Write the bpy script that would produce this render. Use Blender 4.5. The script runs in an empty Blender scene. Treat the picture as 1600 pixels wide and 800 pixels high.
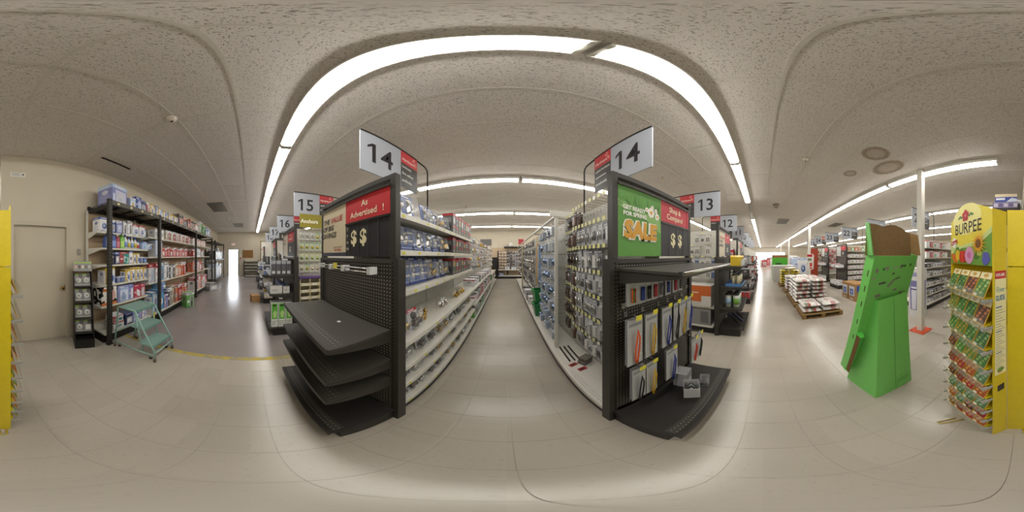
import bpy, math, random
from mathutils import Matrix, Vector
R = math.radians
PI = math.pi
random.seed(7)
sc = bpy.context.scene
COL = sc.collection

# ---------------------------------------------------------------- camera, sky, exposure
cam = bpy.data.cameras.new('camera')
cam.type = 'PANO'
try:
    cam.panorama_type = 'EQUIRECTANGULAR'
except Exception:
    cam.cycles.panorama_type = 'EQUIRECTANGULAR'
cam.clip_start = 0.02
cam.clip_end = 300
camo = bpy.data.objects.new('camera', cam)
COL.objects.link(camo)
camo.location = (0, 0, 1.55)
camo.rotation_euler = (R(90), 0, R(-1.8))
sc.camera = camo

wd = bpy.data.worlds.new('sky')
sc.world = wd
wd.use_nodes = True
bg = wd.node_tree.nodes['Background']
bg.inputs[0].default_value = (0.86, 0.93, 1.0, 1)
bg.inputs[1].default_value = 5.0

vs = sc.view_settings
vs.view_transform = 'Standard'
vs.look = 'None'
vs.gamma = 1
vs.use_curve_mapping = False
vs.exposure = 0.72
TUBE_STRENGTH = 16.0

# ---------------------------------------------------------------- colours and materials
def lin(c):
    return c / 12.92 if c <= 0.04045 else ((c + 0.055) / 1.055) ** 2.4
_cc = {}
def C(h):
    if isinstance(h, tuple):
        return h
    if h not in _cc:
        _cc[h] = tuple(lin(int(h[i:i + 2], 16) / 255) for i in (0, 2, 4))
    return _cc[h]
def mixh(a, b, t):
    a, b = C(a), C(b)
    return tuple(a[i] * (1 - t) + b[i] * t for i in range(3))

class NT:
    def __init__(s, name):
        s.mat = bpy.data.materials.new(name)
        s.mat.use_nodes = True
        s.t = s.mat.node_tree
        s.b = s.t.nodes['Principled BSDF']
    def n(s, typ, **kw):
        nd = s.t.nodes.new(typ)
        for k, v in kw.items():
            if k.startswith('i_'):
                key = k[2:]
                key = int(key) if key.isdigit() else key
                nd.inputs[key].default_value = v
            else:
                setattr(nd, k, v)
        return nd
    def l(s, a, b):
        s.t.links.new(a, b)
    def math(s, op, a, b=None, clamp=False):
        nd = s.t.nodes.new('ShaderNodeMath'); nd.operation = op; nd.use_clamp = clamp
        for i, x in enumerate((a, b)):
            if x is None: continue
            if isinstance(x, (int, float)): nd.inputs[i].default_value = x
            else: s.l(x, nd.inputs[i])
        return nd.outputs[0]
    def mix(s, fac, a, b, mode='MIX'):
        nd = s.t.nodes.new('ShaderNodeMix'); nd.data_type = 'RGBA'; nd.blend_type = mode
        for i, x in ((0, fac), (6, a), (7, b)):
            if isinstance(x, (int, float)): nd.inputs[i].default_value = x
            elif isinstance(x, tuple): nd.inputs[i].default_value = (*x[:3], 1)
            else: s.l(x, nd.inputs[i])
        return nd.outputs[2]
    def ramp(s, x, stops):
        nd = s.t.nodes.new('ShaderNodeValToRGB')
        el = nd.color_ramp.elements
        while len(el) < len(stops): el.new(0.5)
        for e, (p, c) in zip(el, stops):
            e.position = p
            e.color = (c, c, c, 1) if isinstance(c, (int, float)) else (*c, 1)
        s.l(x, nd.inputs[0])
        return nd.outputs[0]
    def pos(s):
        return s.t.nodes.new('ShaderNodeNewGeometry').outputs['Position']
    def noise(s, vec, scale, detail=3, rough=.55):
        nd = s.n('ShaderNodeTexNoise', i_Scale=scale, i_Detail=detail, i_Roughness=rough)
        s.l(vec, nd.inputs['Vector'])
        return nd.outputs['Fac']
    def bump(s, h, strength, dist=.002):
        nd = s.n('ShaderNodeBump', i_Strength=strength, i_Distance=dist)
        s.l(h, nd.inputs['Height'])
        s.l(nd.outputs[0], s.b.inputs['Normal'])

MATS = {}
def attr_mat(name, rough, metal=0., spec=.5, alpha=1., var=.06, vs_=40, bump=0., bscale=300):
    t = NT(name)
    a = t.n('ShaderNodeAttribute', attribute_name='Col')
    nz = t.noise(t.pos(), vs_, 2)
    m = t.ramp(nz, [(.3, 1 - var), (.7, 1 + 0.0)])
    t.l(t.mix(1.0, a.outputs['Color'], m, 'MULTIPLY'), t.b.inputs['Base Color'])
    t.b.inputs['Roughness'].default_value = rough
    t.b.inputs['Metallic'].default_value = metal
    t.b.inputs['Specular IOR Level'].default_value = spec
    t.b.inputs['Alpha'].default_value = alpha
    if bump: t.bump(t.noise(t.pos(), bscale, 2), bump)
    MATS[name] = t.mat
attr_mat('card', .42)
attr_mat('matte', .85, spec=.25)
attr_mat('plastic', .28)
attr_mat('film', .22, var=.18, vs_=60, bump=.5, bscale=70)
attr_mat('metal', .25, 1.)
attr_mat('steel', .38, .6)
attr_mat('enamel', .45, bump=.05)
attr_mat('powder', .5, spec=.4, bump=.12)
attr_mat('cardboard', .8, spec=.2, var=.12, vs_=25)
attr_mat('wood', .75, spec=.25, var=.35, vs_=18)
attr_mat('paint', .6, var=.04, vs_=3, bump=.05, bscale=120)
attr_mat('clear', .08, alpha=.16)
attr_mat('signpaper', .5, var=.02)

def emit(name, col, st):
    t = NT(name)
    t.b.inputs['Base Color'].default_value = (.9, .9, .9, 1)
    t.b.inputs['Emission Color'].default_value = (*col, 1)
    t.b.inputs['Emission Strength'].default_value = st
    MATS[name] = t.mat
emit('tube_glow', (1.0, .975, .93), TUBE_STRENGTH)
emit('exit_glow', (.9, .25, .2), .5)

def peg_mat(name, ax, base, hole, pitch=.0254, rad=.0042, rough=.55):
    t = NT(name)
    sep = t.n('ShaderNodeSeparateXYZ'); t.l(t.pos(), sep.inputs[0])
    d = []
    for k in ax:
        f = t.math('FRACT', t.math('DIVIDE', sep.outputs[k], pitch))
        f = t.math('SUBTRACT', f, .5)
        d.append(t.math('MULTIPLY', f, f))
    r = t.math('SQRT', t.math('ADD', d[0], d[1]))
    m = t.math('LESS_THAN', r, rad / pitch)
    nz = t.noise(t.pos(), 6, 3)
    bcol = t.mix(nz, tuple(x * .85 for x in C(base)), tuple(min(1, x * 1.12) for x in C(base)))
    t.l(t.mix(m, bcol, C(hole)), t.b.inputs['Base Color'])
    t.b.inputs['Roughness'].default_value = rough
    MATS[name] = t.mat
peg_mat('peg_black_y', 'XZ', '34302b', 'b5b0a4', rad=.0042)
peg_mat('peg_black_shelf', 'XY', '3a3731', '8d897e', pitch=.03, rad=.004)
peg_mat('peg_tan_y', 'XZ', 'c0a888', '6d5c47')
peg_mat('peg_white_x', 'YZ', 'd2cfc4', '77746c')
peg_mat('peg_grey_x', 'YZ', 'c9c6bb', '8f8c84')
peg_mat('peg_white_shelf', 'XY', 'd8d5cb', '77746c', pitch=.03, rad=.004)
peg_mat('peg_black_x', 'YZ', '34302b', '9a958a', rad=.0036)

def ceiling_mat():
    t = NT('ceiling_board')
    p = t.pos()
    mp = t.n('ShaderNodeMapping'); t.l(p, mp.inputs[0]); mp.inputs['Scale'].default_value = (1, 1.8, 1)
    a = t.noise(mp.outputs[0], 78, 3, .6)
    sp = t.ramp(a, [(.37, 0.0), (.43, 1.0)])
    b = t.noise(p, 260, 1)
    sp2 = t.ramp(b, [(.28, 0.3), (.36, 1.0)])
    s = t.mix(1.0, sp, sp2, 'MULTIPLY')
    big = t.noise(p, 1.1, 3)
    base = t.mix(big, C('e4ddd5'), C('ebe5de'))
    t.l(t.mix(s, C('9c948a'), base), t.b.inputs['Base Color'])
    t.b.inputs['Roughness'].default_value = .95
    t.b.inputs['Specular IOR Level'].default_value = .1
    t.bump(s, .5, .004)
    MATS['ceiling_board'] = t.mat
ceiling_mat()

def floor_mat(name, dark, light, tile, rough0, rough1, scuff=.22):
    t = NT(name)
    p = t.pos()
    n1 = t.noise(p, 1.3, 2, .5)
    mp = t.n('ShaderNodeMapping'); t.l(p, mp.inputs[0]); mp.inputs['Scale'].default_value = (9, 22, 1)
    n2 = t.noise(mp.outputs[0], 2.6, 4, .7)
    n3 = t.noise(p, 38, 3, .6)
    base = t.mix(n1, C(dark), C(light))
    base = t.mix(t.ramp(n2, [(.30, scuff), (.40, 0.0)]), base, C('7d776c'))
    base = t.mix(t.ramp(n3, [(.27, .25), (.36, 0.0)]), base, C('77716a'))
    if tile:
        sep = t.n('ShaderNodeSeparateXYZ'); t.l(p, sep.inputs[0])
        cb = t.n('ShaderNodeCombineXYZ')
        for k in (0, 1):
            f = t.math('FLOOR', t.math('DIVIDE', sep.outputs[k], .305))
            t.l(f, cb.inputs[k])
        wn = t.n('ShaderNodeTexWhiteNoise'); t.l(cb.outputs[0], wn.inputs[0])
        v = t.ramp(wn.outputs[0], [(0., .93), (1., 1.0)])
        base = t.mix(1.0, base, v, 'MULTIPLY')
    t.l(base, t.b.inputs['Base Color'])
    rr = t.ramp(n1, [(.3, rough0), (.7, rough1)])
    t.l(rr, t.b.inputs['Roughness'])
    t.b.inputs['Specular IOR Level'].default_value = .45
    MATS[name] = t.mat
floor_mat('vinyl', 'a39b8e', 'b5ada0', True, .21, .26, .32)
floor_mat('vinyl_joint', '8f887b', '9a9386', False, .6, .7)
floor_mat('concrete', '827a77', '968e8a', False, .22, .26, .05)
floor_mat('asphalt', 'b5b3ae', 'd0cec8', False, .8, .9)

def worn_yellow():
    t = NT('worn_yellow')
    n = t.noise(t.pos(), 7, 4, .7)
    t.l(t.mix(t.ramp(n, [(.42, 0.), (.58, 1.)]), C('8d8672'), C('b7a02e')), t.b.inputs['Base Color'])
    t.b.inputs['Roughness'].default_value = .6
    MATS['worn_yellow'] = t.mat
worn_yellow()

def stain_mat():
    t = NT('stain')
    tc = t.n('ShaderNodeTexCoord')
    ln = t.n('ShaderNodeVectorMath', operation='LENGTH'); t.l(tc.outputs['Object'], ln.inputs[0])
    nz = t.noise(tc.outputs['Object'], 9, 4, .7)
    r = t.math('ADD', ln.outputs['Value'], t.math('MULTIPLY', t.math('SUBTRACT', nz, .5), .35))
    ring = t.ramp(r, [(.0, .25), (.45, .3), (.68, .6), (.8, .6), (.95, 0.0)])
    sp = t.ramp(t.noise(t.pos(), 70, 2), [(.3, .3), (.6, 1.)])
    t.l(t.mix(1.0, ring, sp, 'MULTIPLY'), t.b.inputs['Alpha'])
    t.b.inputs['Base Color'].default_value = (*C('a3835a'), 1)
    t.b.inputs['Roughness'].default_value = .95
    MATS['stain'] = t.mat
stain_mat()

def cow_mat():
    t = NT('cow_print')
    n = t.noise(t.pos(), 11, 1, .3)
    t.l(t.mix(t.ramp(n, [(.50, 0.), (.52, 1.)]), C('ece8e0'), C('17151a')), t.b.inputs['Base Color'])
    t.b.inputs['Roughness'].default_value = .45
    MATS['cow_print'] = t.mat
cow_mat()

# ---------------------------------------------------------------- mesh building
_tx = {}
def text_geo(s, bold):
    k = (s, bold)
    if k not in _tx:
        cu = bpy.data.curves.new('t', 'FONT')
        cu.body = s; cu.size = 1; cu.offset = bold; cu.resolution_u = 2
        ob = bpy.data.objects.new('t', cu)
        me = bpy.data.meshes.new_from_object(ob)
        vv = [(v.co.x, v.co.y) for v in me.vertices]
        ff = [tuple(p.vertices) for p in me.polygons]
        bpy.data.objects.remove(ob); bpy.data.curves.remove(cu); bpy.data.meshes.remove(me)
        x0 = min(v[0] for v in vv); x1 = max(v[0] for v in vv)
        y0 = min(v[1] for v in vv); y1 = max(v[1] for v in vv)
        _tx[k] = (vv, ff, x0, x1, y0, y1)
    return _tx[k]

class MB:
    def __init__(s):
        s.v = []; s.f = []; s.c = []; s.m = []; s.s = []; s.M = None
    def add(s, pts):
        n = len(s.v)
        if s.M is None: s.v += [tuple(p) for p in pts]
        else: s.v += [tuple(s.M @ Vector(p)) for p in pts]
        return n
    def face(s, idx, col, mat, smooth=False):
        s.f.append(tuple(idx)); s.c.append(C(col)); s.m.append(mat); s.s.append(smooth)
    def poly(s, pts, col, mat='card'):
        n = s.add(pts); s.face(range(n, n + len(pts)), col, mat)
        return s
    def box(s, x0, x1, y0, y1, z0, z1, col, mat='card', **ov):
        n = s.add([(x, y, z) for z in (z0, z1) for y in (y0, y1) for x in (x0, x1)])
        for k, q in (('u', (0, 2, 3, 1)), ('t', (4, 5, 7, 6)), ('f', (0, 1, 5, 4)),
                     ('b', (2, 6, 7, 3)), ('l', (0, 4, 6, 2)), ('r', (1, 3, 7, 5))):
            c = ov.get(k, col); m = mat
            if c is None: continue
            if isinstance(c, tuple) and len(c) == 2: c, m = c
            s.face([n + i for i in q], c, m)
        return s
    def cbox(s, cx, cy, cz, w, d, h, col, mat='card', **ov):
        return s.box(cx - w / 2, cx + w / 2, cy - d / 2, cy + d / 2, cz - h / 2, cz + h / 2, col, mat, **ov)
    def tube(s, path, r, col, mat='metal', n=8, cap=True):
        P = [Vector(p) for p in path]; rings = []
        rr = r if isinstance(r, (list, tuple)) else [r] * len(P)
        up = None
        for i, p in enumerate(P):
            a = P[i] - P[i - 1] if i else P[1] - P[0]
            b = P[i + 1] - P[i] if i < len(P) - 1 else a
            t = (a.normalized() + b.normalized())
            t = t.normalized() if t.length > 1e-6 else a.normalized()
            if up is None:
                up = Vector((0, 0, 1)) if abs(t.z) < .9 else Vector((1, 0, 0))
            u = t.cross(up).normalized(); w = u.cross(t).normalized(); up = w
            rings.append(s.add([p + (u * math.cos(2 * PI * k / n) + w * math.sin(2 * PI * k / n)) * rr[i] for k in range(n)]))
        for a, b in zip(rings, rings[1:]):
            for k in range(n):
                k2 = (k + 1) % n
                s.face((a + k, b + k, b + k2, a + k2), col, mat, True)
        if cap:
            s.face([rings[0] + k for k in range(n)], col, mat)
            s.face([rings[-1] + n - 1 - k for k in range(n)], col, mat)
        return s
    def lathe(s, prof, col, mat='plastic', n=12, o=(0, 0, 0), axis='z', cols=None):
        rings = []
        for r, h in prof:
            ring = []
            for k in range(n):
                a = 2 * PI * k / n; x, y = r * math.cos(a), r * math.sin(a)
                q = (x, y, h) if axis == 'z' else ((x, -h, y) if axis == 'y' else (h, x, y))
                ring.append((q[0] + o[0], q[1] + o[1], q[2] + o[2]))
            rings.append(s.add(ring))
        for i, (a, b) in enumerate(zip(rings, rings[1:])):
            for k in range(n):
                k2 = (k + 1) % n
                s.face((a + k, a + k2, b + k2, b + k), cols[i] if cols else col, mat, True)
        s.face([rings[0] + n - 1 - k for k in range(n)], cols[0] if cols else col, mat)
        s.face([rings[-1] + k for k in range(n)], cols[-1] if cols else col, mat)
        return s
    def plate(s, pts, o, ux, uy, th, col, mat='card', edge=None):
        """outline pts (2d) in the plane o+ux*a+uy*b, front towards ux x uy, thickness th behind"""
        o, ux, uy = Vector(o), Vector(ux), Vector(uy); nn = ux.cross(uy).normalized()
        k = len(pts)
        n = s.add([o + ux * a + uy * b for a, b in pts] + [o + ux * a + uy * b - nn * th for a, b in pts])
        s.face(range(n, n + k), col, mat)
        e = edge or col
        s.face([n + k + k - 1 - i for i in range(k)], e, mat)
        for i in range(k):
            j = (i + 1) % k
            s.face((n + i, n + k + i, n + k + j, n + j), e, mat)
        return s
    def rect(s, o, ux, uy, a0, a1, b0, b1, col, mat='card', off=0.):
        o, ux, uy = Vector(o), Vector(ux), Vector(uy); o = o + ux.cross(uy).normalized() * off
        return s.poly([o + ux * a + uy * b for a, b in ((a0, b0), (a1, b0), (a1, b1), (a0, b1))], col, mat)
    def oval(s, o, ux, uy, ca, cb, ra, rb, col, mat='card', off=0., n=10, ph=0):
        o, ux, uy = Vector(o), Vector(ux), Vector(uy); o = o + ux.cross(uy).normalized() * off
        return s.poly([o + ux * (ca + ra * math.cos(2 * PI * k / n + ph)) + uy * (cb + rb * math.sin(2 * PI * k / n + ph)) for k in range(n)], col, mat)
    def shape(s, o, ux, uy, pts, col, mat='card', off=0.):
        o, ux, uy = Vector(o), Vector(ux), Vector(uy); o = o + ux.cross(uy).normalized() * off
        return s.poly([o + ux * a + uy * b for a, b in pts], col, mat)
    def text(s, st, o, ux, uy, a0, b0, h, col, maxw=None, bold=.02, mat='signpaper', off=.001, align='l', shear=0., capref='H'):
        vv, ff, x0, x1, y0, y1 = text_geo(st, bold)
        cap = text_geo(capref, bold)[5]
        k = h / cap; kx = k
        w = (x1 - x0) * k
        if maxw and w > maxw: kx = k * maxw / w; w = maxw
        sh = 0 if align == 'l' else (-w / 2 if align == 'c' else -w)
        o, ux, uy = Vector(o), Vector(ux), Vector(uy); o = o + ux.cross(uy).normalized() * off
        n = s.add([o + ux * (a0 + sh + (x - x0) * kx + shear * y * k) + uy * (b0 + y * k) for x, y in vv])
        for f in ff: s.face([n + i for i in f], col, mat)
        return s
    def build(s, name, parent=None, loc=(0, 0, 0), rz=0., rot=None):
        me = s.mesh(name)
        return link(me, name, parent, loc, rz, rot)
    def mesh(s, name):
        me = bpy.data.meshes.new(name)
        me.from_pydata(s.v, [], s.f)
        slots = []
        for m in s.m:
            if m not in slots: slots.append(m)
        for m in slots: me.materials.append(MATS[m])
        ix = {m: i for i, m in enumerate(slots)}
        me.polygons.foreach_set('material_index', [ix[m] for m in s.m])
        me.polygons.foreach_set('use_smooth', s.s)
        at = me.color_attributes.new('Col', 'FLOAT_COLOR', 'CORNER')
        buf = []
        for f, c in zip(s.f, s.c): buf += [c[0], c[1], c[2], 1.0] * len(f)
        at.data.foreach_set('color', buf)
        me.update()
        return me

def link(me, name, parent=None, loc=(0, 0, 0), rz=0., rot=None):
    o = bpy.data.objects.new(name, me)
    COL.objects.link(o)
    o.location = loc
    o.rotation_euler = rot if rot else (0, 0, rz)
    if parent is not None: o.parent = parent
    return o
SEEN = {}
def tag(o, label, cat, group=None):
    if label in SEEN:
        print('DUPLICATE LABEL', label)
    SEEN[label] = 1
    nw = len(label.split())
    if nw > 16 or nw < 4: print('LABEL LENGTH', nw, label)
    o['label'] = label; o['category'] = cat
    if group: o['group'] = group
    return o
def thing(name, label, cat, loc=(0, 0, 0), rz=0., group=None):
    o = bpy.data.objects.new(name, None)
    o.empty_display_size = .1
    COL.objects.link(o)
    o.location = loc; o.rotation_euler = (0, 0, rz)
    return tag(o, label, cat, group)
def struct(o):
    o['kind'] = 'structure'
    return o
def copy_tree(o, label=None, loc=None, rz=None, parent=None):
    c = o.copy(); COL.objects.link(c); c.parent = parent
    for ch in o.children: copy_tree(ch, parent=c)
    if loc is not None: c.location = loc
    if rz is not None: c.rotation_euler = (0, 0, rz)
    if label:
        SEEN.pop(label, None) if False else None
        tag(c, label, c['category'], c.get('group'))
    return c
ONES = ['first', 'second', 'third', 'fourth', 'fifth', 'sixth', 'seventh', 'eighth', 'ninth', 'tenth', 'eleventh',
        'twelfth', 'thirteenth', 'fourteenth', 'fifteenth', 'sixteenth', 'seventeenth', 'eighteenth', 'nineteenth']
TENS = {2: 'twent', 3: 'thirt', 4: 'fort'}
def ordn(i):
    """0 -> first"""
    n = i + 1
    if n < 20: return ONES[n - 1]
    t, u = divmod(n, 10)
    return TENS[t] + 'ieth' if u == 0 else TENS[t] + 'y-' + ONES[u - 1]
X1, Y1, Z1 = Vector((1, 0, 0)), Vector((0, 1, 0)), Vector((0, 0, 1))

# ================================================================ THE SETTING
CEIL = 3.39
XL, XR, YB, YF = -12.6, 33.0, -16.0, 11.6      # room extents
YW = -2.6                                       # wall with the storage rack (x < -0.1)
fb = MB().box(-2.11, XR, YB, YF, -.12, -.003, 'ffffff', 'vinyl_joint')
floor = struct(fb.build('floor'))
fc = struct(MB().box(XL, -2.11, YW, YF, -.12, 0, 'ffffff', 'concrete').build('floor'))
MB().box(-2.16, -2.08, -2.1, 2.6, .0002, .0012, 'ffffff', 'worn_yellow').build('line_marking', fc)
T = .305
tile_me = MB().box(-T / 2 + .0008, T / 2 - .0008, -T / 2 + .0008, T / 2 - .0008, -.003, 0, 'ffffff', 'vinyl', u=None).mesh('floor_tile')
spots = []
nx0 = -7; nx1 = int((XR + 2.0) / T)
for i in range(nx0, 108):
    for j in range(-52, 38):
        x, y = .025 + i * T + T / 2, .1 + j * T + T / 2
        if x - T / 2 < -2.112 or y + T / 2 > YF or x + T / 2 > XR: continue
        if x < 0 and y < YW: continue
        spots.append((x * x + y * y, x, y))
spots.sort()
for d, x, y in spots[:290]: link(tile_me, 'floor_tile', floor, (x, y, 0))
rest = MB()
for d, x, y in spots[290:]:
    g = T / 2 - .0008
    rest.poly([(x - g, y - g, 0), (x + g, y - g, 0), (x + g, y + g, 0), (x - g, y + g, 0)], 'ffffff', 'vinyl')
ro = rest.build('tile_field', floor); ro['kind'] = 'stuff'

# ceiling: boards in a grid of runners
GX, GY = 1.22, .61
cl = struct(MB().box(XL, XR, YB, YF, CEIL + .03, CEIL + .12, 'b9b2a6', 'matte').build('ceiling'))
brd = MB().box(-GX / 2 + .008, GX / 2 - .008, -GY / 2 + .008, GY / 2 - .008, CEIL + .001, CEIL + .02, 'ffffff', 'ceiling_board').mesh('ceiling_tile')
spots = []
for i in range(-11, 28):
    for j in range(-28, 20):
        x, y = -.28 + GX * i + GX / 2, -.12 + GY * j + GY / 2
        if x < XL - .6 or x > XR + .6 or y < YB - .3 or y > YF + .3: continue
        if x < -.9 and y < YW - .3: continue
        spots.append((math.hypot(x, y), x, y))
spots.sort()
for d, x, y in spots[:296]: link(brd, 'ceiling_tile', cl, (x, y, 0), rot=(0, 0, 0))
rest = MB()
for d, x, y in spots[296:]:
    rest.box(x - GX / 2 + .008, x + GX / 2 - .008, y - GY / 2 + .008, y + GY / 2 - .008, CEIL + .001, CEIL + .02, 'ffffff', 'ceiling_board', t=None)
ro = rest.build('tile_field', cl); ro['kind'] = 'stuff'
gcol = 'dcd6cb'
for j in range(-27, 20):
    y = -.12 + GY * j
    if YB < y < YF:
        x0 = XL if y > YW else -.1
        MB().box(x0, XR, y - .012, y + .012, CEIL - .003, CEIL + .03, gcol, 'enamel').build('grid_runner', cl)
for i in range(-10, 28):
    x = -.28 + GX * i
    y0 = YB if x > -.1 else YW
    MB().box(x - .012, x + .012, y0, YF, CEIL - .002, CEIL + .03, gcol, 'enamel').build('grid_runner', cl)
for x, y, rx, ry in ((1.95, -1.62, .24, .26), (2.2, -2.12, .4, .26), (2.85, -1.69, .17, .15)):
    o = MB().oval((0, 0, 0), X1, -Y1, 0, 0, 1, 1, '8f7047', 'stain', n=24).build('water_stain', cl, (x, y, CEIL - .0035))
    o.scale = (rx, ry, 1)
# the sagging board edge by the rack
MB().box(-2.3, -1.62, -2.12, -2.09, CEIL - .014, CEIL + .01, '2f2a24', 'matte').build('gap_edge', cl)

# walls
WALLC = 'cbc1ac'
def wall(name, mb): return struct(mb.build(name))
def wallbox(x0, x1, y0, y1, z0=0, z1=CEIL + .03, col=WALLC): return MB().box(x0, x1, y0, y1, z0, z1, col, 'paint')
# wall with the door (opening x -1.21..-0.31, z..2.06)
w = MB()
w.box(XL, -1.23, YW - .15, YW, 0, CEIL + .03, WALLC, 'paint')
w.box(-.29, -.1, YW - .15, YW, 0, CEIL + .03, WALLC, 'paint')
w.box(-1.23, -.29, YW - .15, YW, 2.07, CEIL + .03, WALLC, 'paint')
wall('wall_back', w)
wall('wall_return', wallbox(-.25, -.1, YB, YW - .15))
d1 = struct(MB().box(-1.215, -.305, YW - .09, YW - .045, .005, 2.055, 'c3b9a4', 'paint').build('door_1'))
fr = MB()
for x0, x1 in ((-1.29, -1.217), (-.303, -.23)): fr.box(x0, x1, YW - .1, YW + .018, 0, 2.06, 'c6bca8', 'paint')
fr.box(-1.29, -.23, YW - .1, YW + .018, 2.06, 2.13, 'c6bca8', 'paint')
fr.build('door_frame', d1)
kn = MB().lathe([(.032, 0), (.032, .008), (.012, .012), (.012, .035), (.028, .045), (.03, .06), (.018, .072)], 'c9a868', 'metal', 14, axis='y')
kn.build('door_knob', d1, (-1.15, YW - .044, .98), rz=PI)
MB().box(-1.212, -1.196, YW - .06, YW - .04, .93, 1.03, 'b59a60', 'metal').build('latch_plate', d1)
for z in (.25, 1.05, 1.82): MB().box(-.318, -.304, YW - .05, YW - .036, z, z + .09, 'a99f8a', 'steel').build('hinge', d1)
wall('wall_front', wallbox(XL, XR, YF, YF + .15))
w = MB().box(XL - .15, XL, YW - .15, -1.78, 0, CEIL + .03, WALLC, 'paint')
w.box(XL - .15, XL, -.92, YF, 0, CEIL + .03, WALLC, 'paint')
w.box(XL - .15, XL, -1.78, -.92, 2.09, CEIL + .03, WALLC, 'paint')
wall('wall_left', w)
wall('wall_rear', wallbox(-.25, XR, YB - .15, YB))
# daylight door far left
d2 = struct(MB().box(XL - .13, XL + .015, -1.78, -1.73, 0, 2.09, '8a8378', 'paint')
            .box(XL - .13, XL + .015, -.97, -.92, 0, 2.09, '8a8378', 'paint')
            .box(XL - .13, XL + .015, -1.73, -.97, 2.04, 2.09, '8a8378', 'paint').build('door_2'))
MB().box(XL - .85, XL - .15, -1.02, -.975, .01, 2.03, '9a948a', 'paint').build('door_leaf', d2)
# storefront at the far right: glass bays between mullions
w = MB().box(XR, XR + .15, YB, YF, 2.35, CEIL + .03, 'd6cfbf', 'paint')
w.box(XR, XR + .15, YB, -4.5, 0, 2.35, WALLC, 'paint').box(XR, XR + .15, 3.0, YF, 0, 2.35, WALLC, 'paint')
wall('wall_right', w)
wn = MB()
for k in range(6):
    y = -4.5 + k * 1.5
    wn.box(XR + .02, XR + .1, y - .03, y + .03, 0, 2.35, '7d7f80', 'steel')
wn.box(XR + .02, XR + .1, -4.5, 3, 2.28, 2.35, '7d7f80', 'steel').box(XR + .02, XR + .1, -4.5, 3, 0, .1, '7d7f80', 'steel')
win = struct(wn.build('window_1'))
for k in range(5):
    y = -4.5 + k * 1.5
    MB().box(XR + .05, XR + .058, y + .03, y + 1.47, .1, 2.28, 'eef6f6', 'clear').build('pane', win)
struct(MB().box(XR + .15, XR + 25, -40, 40, -.2, -.1, 'ffffff', 'asphalt').build('ground_outside'))
struct(MB().box(XL - 20, XL - .15, -20, 20, -.2, -.02, 'ffffff', 'asphalt').build('ground_outside'))

# ---------------------------------------------------------------- ceiling lights
LZ = CEIL - .105
def make_light():
    r = thing('ceiling_light', 'placeholder ceiling light to be named', 'ceiling light', group='fluorescent strip lights in rows')
    MB().box(-1.2, 1.2, -.085, .085, LZ + .035, CEIL - .007, 'e9e6de', 'enamel').build('housing', r)
    t = MB()
    prof = [(-.072, .034), (-.058, .012), (-.028, .0), (.028, .0), (.058, .012), (.072, .034)]
    for (a, b), (c, d) in zip(prof, prof[1:]):
        t.poly([(-1.17, a, LZ + b), (-1.17, c, LZ + d), (1.17, c, LZ + d), (1.17, a, LZ + b)], 'ffffff', 'tube_glow')
    t.build('tube', r)
    for sx in (-1, 1):
        MB().box(sx * 1.172 if sx > 0 else -1.2, 1.2 if sx > 0 else -1.172, -.07, .07, LZ + .004, LZ + .034, 'd8d4ca', 'enamel').build('end_fitting', r)
    return r
L0 = make_light(); SEEN.clear(); L0used = False
ROWN = {.474: 'nearest row over the aisle ends', 3.52: 'second row ahead', 6.57: 'third row ahead', 9.62: 'fourth row ahead',
        -2.72: 'row through the white columns', -5.75: 'first row past the columns', -8.8: 'second row past the columns', -11.85: 'third row past the columns'}
def light_row(y, xs):
    global L0used
    xs = sorted(xs)
    for k, x in enumerate(xs):
        lab = 'fluorescent strip light, %s from the left in the %s' % (ordn(k), ROWN[y])
        if not L0used:
            L0used = True; L0.location = (x, y, 0); tag(L0, lab, 'ceiling light', L0['group'])
        else: copy_tree(L0, lab, (x, y, 0))
j0 = .274     # a joint between two fixtures
PITCH = 2.44
light_row(.474, [j0 + PITCH * (k + .5) for k in range(-5, 13) if k != 2])
for y in (3.52, 6.57, 9.62): light_row(y, [.29 + PITCH * (k + .5) for k in range(-5, 11)])
light_row(-2.72, [.33 + PITCH * (k + .5) for k in range(0, 13)])
for y in (-5.75, -8.8, -11.85): light_row(y, [.9 + PITCH * (k + .5) for k in range(0, 12)])
# the dark fixture in the nearest row
u = thing('ceiling_light', 'unlit fluorescent fixture in the row above the right corridor', 'ceiling light', (j0 + PITCH * 2.5, .474, 0))
MB().box(-1.2, 1.2, -.06, .06, LZ + .055, CEIL - .007, 'c9c5ba', 'enamel').build('housing', u)
for yy in (-.03, .03): MB().tube([(-1.17, yy, LZ + .035), (1.17, yy, LZ + .035)], .013, 'bdb9ae', 'plastic').build('tube', u)

def sprinkler(x, y, lab):
    r = thing('sprinkler_head', lab, 'sprinkler', (x, y, CEIL - .075), group='ceiling sprinklers')
    MB().lathe([(.035, .065), (.035, .072)], 'd9d4c8', 'enamel', 14).build('flange', r)
    MB().tube([(0, 0, .065), (0, 0, .02)], .012, 'b9ab8a', 'metal').build('body', r)
    MB().lathe([(.028, .0), (.028, .004)], 'b9ab8a', 'metal', 12).build('deflector', r)
def detector(x, y, lab, s=1., col='d8d0bf'):
    r = thing('smoke_detector', lab, 'detector', (x, y, CEIL - .07 * s - .004), group='ceiling detectors')
    MB().lathe([(.02 * s, 0), (.038 * s, .012 * s), (.045 * s, .03 * s), (.06 * s, .045 * s), (.06 * s, .07 * s)], col, 'plastic', 16).build('body', r)
    MB().lathe([(.012 * s, -.012), (.018 * s, .001)], '4a443b', 'plastic', 10).build('sensor', r)
detector(-1.44, -.76, 'cream round detector on the ceiling above the teal step ladder')
detector(2.62, -.70, 'cream round detector on the ceiling near the brown water stains', .75)
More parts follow.
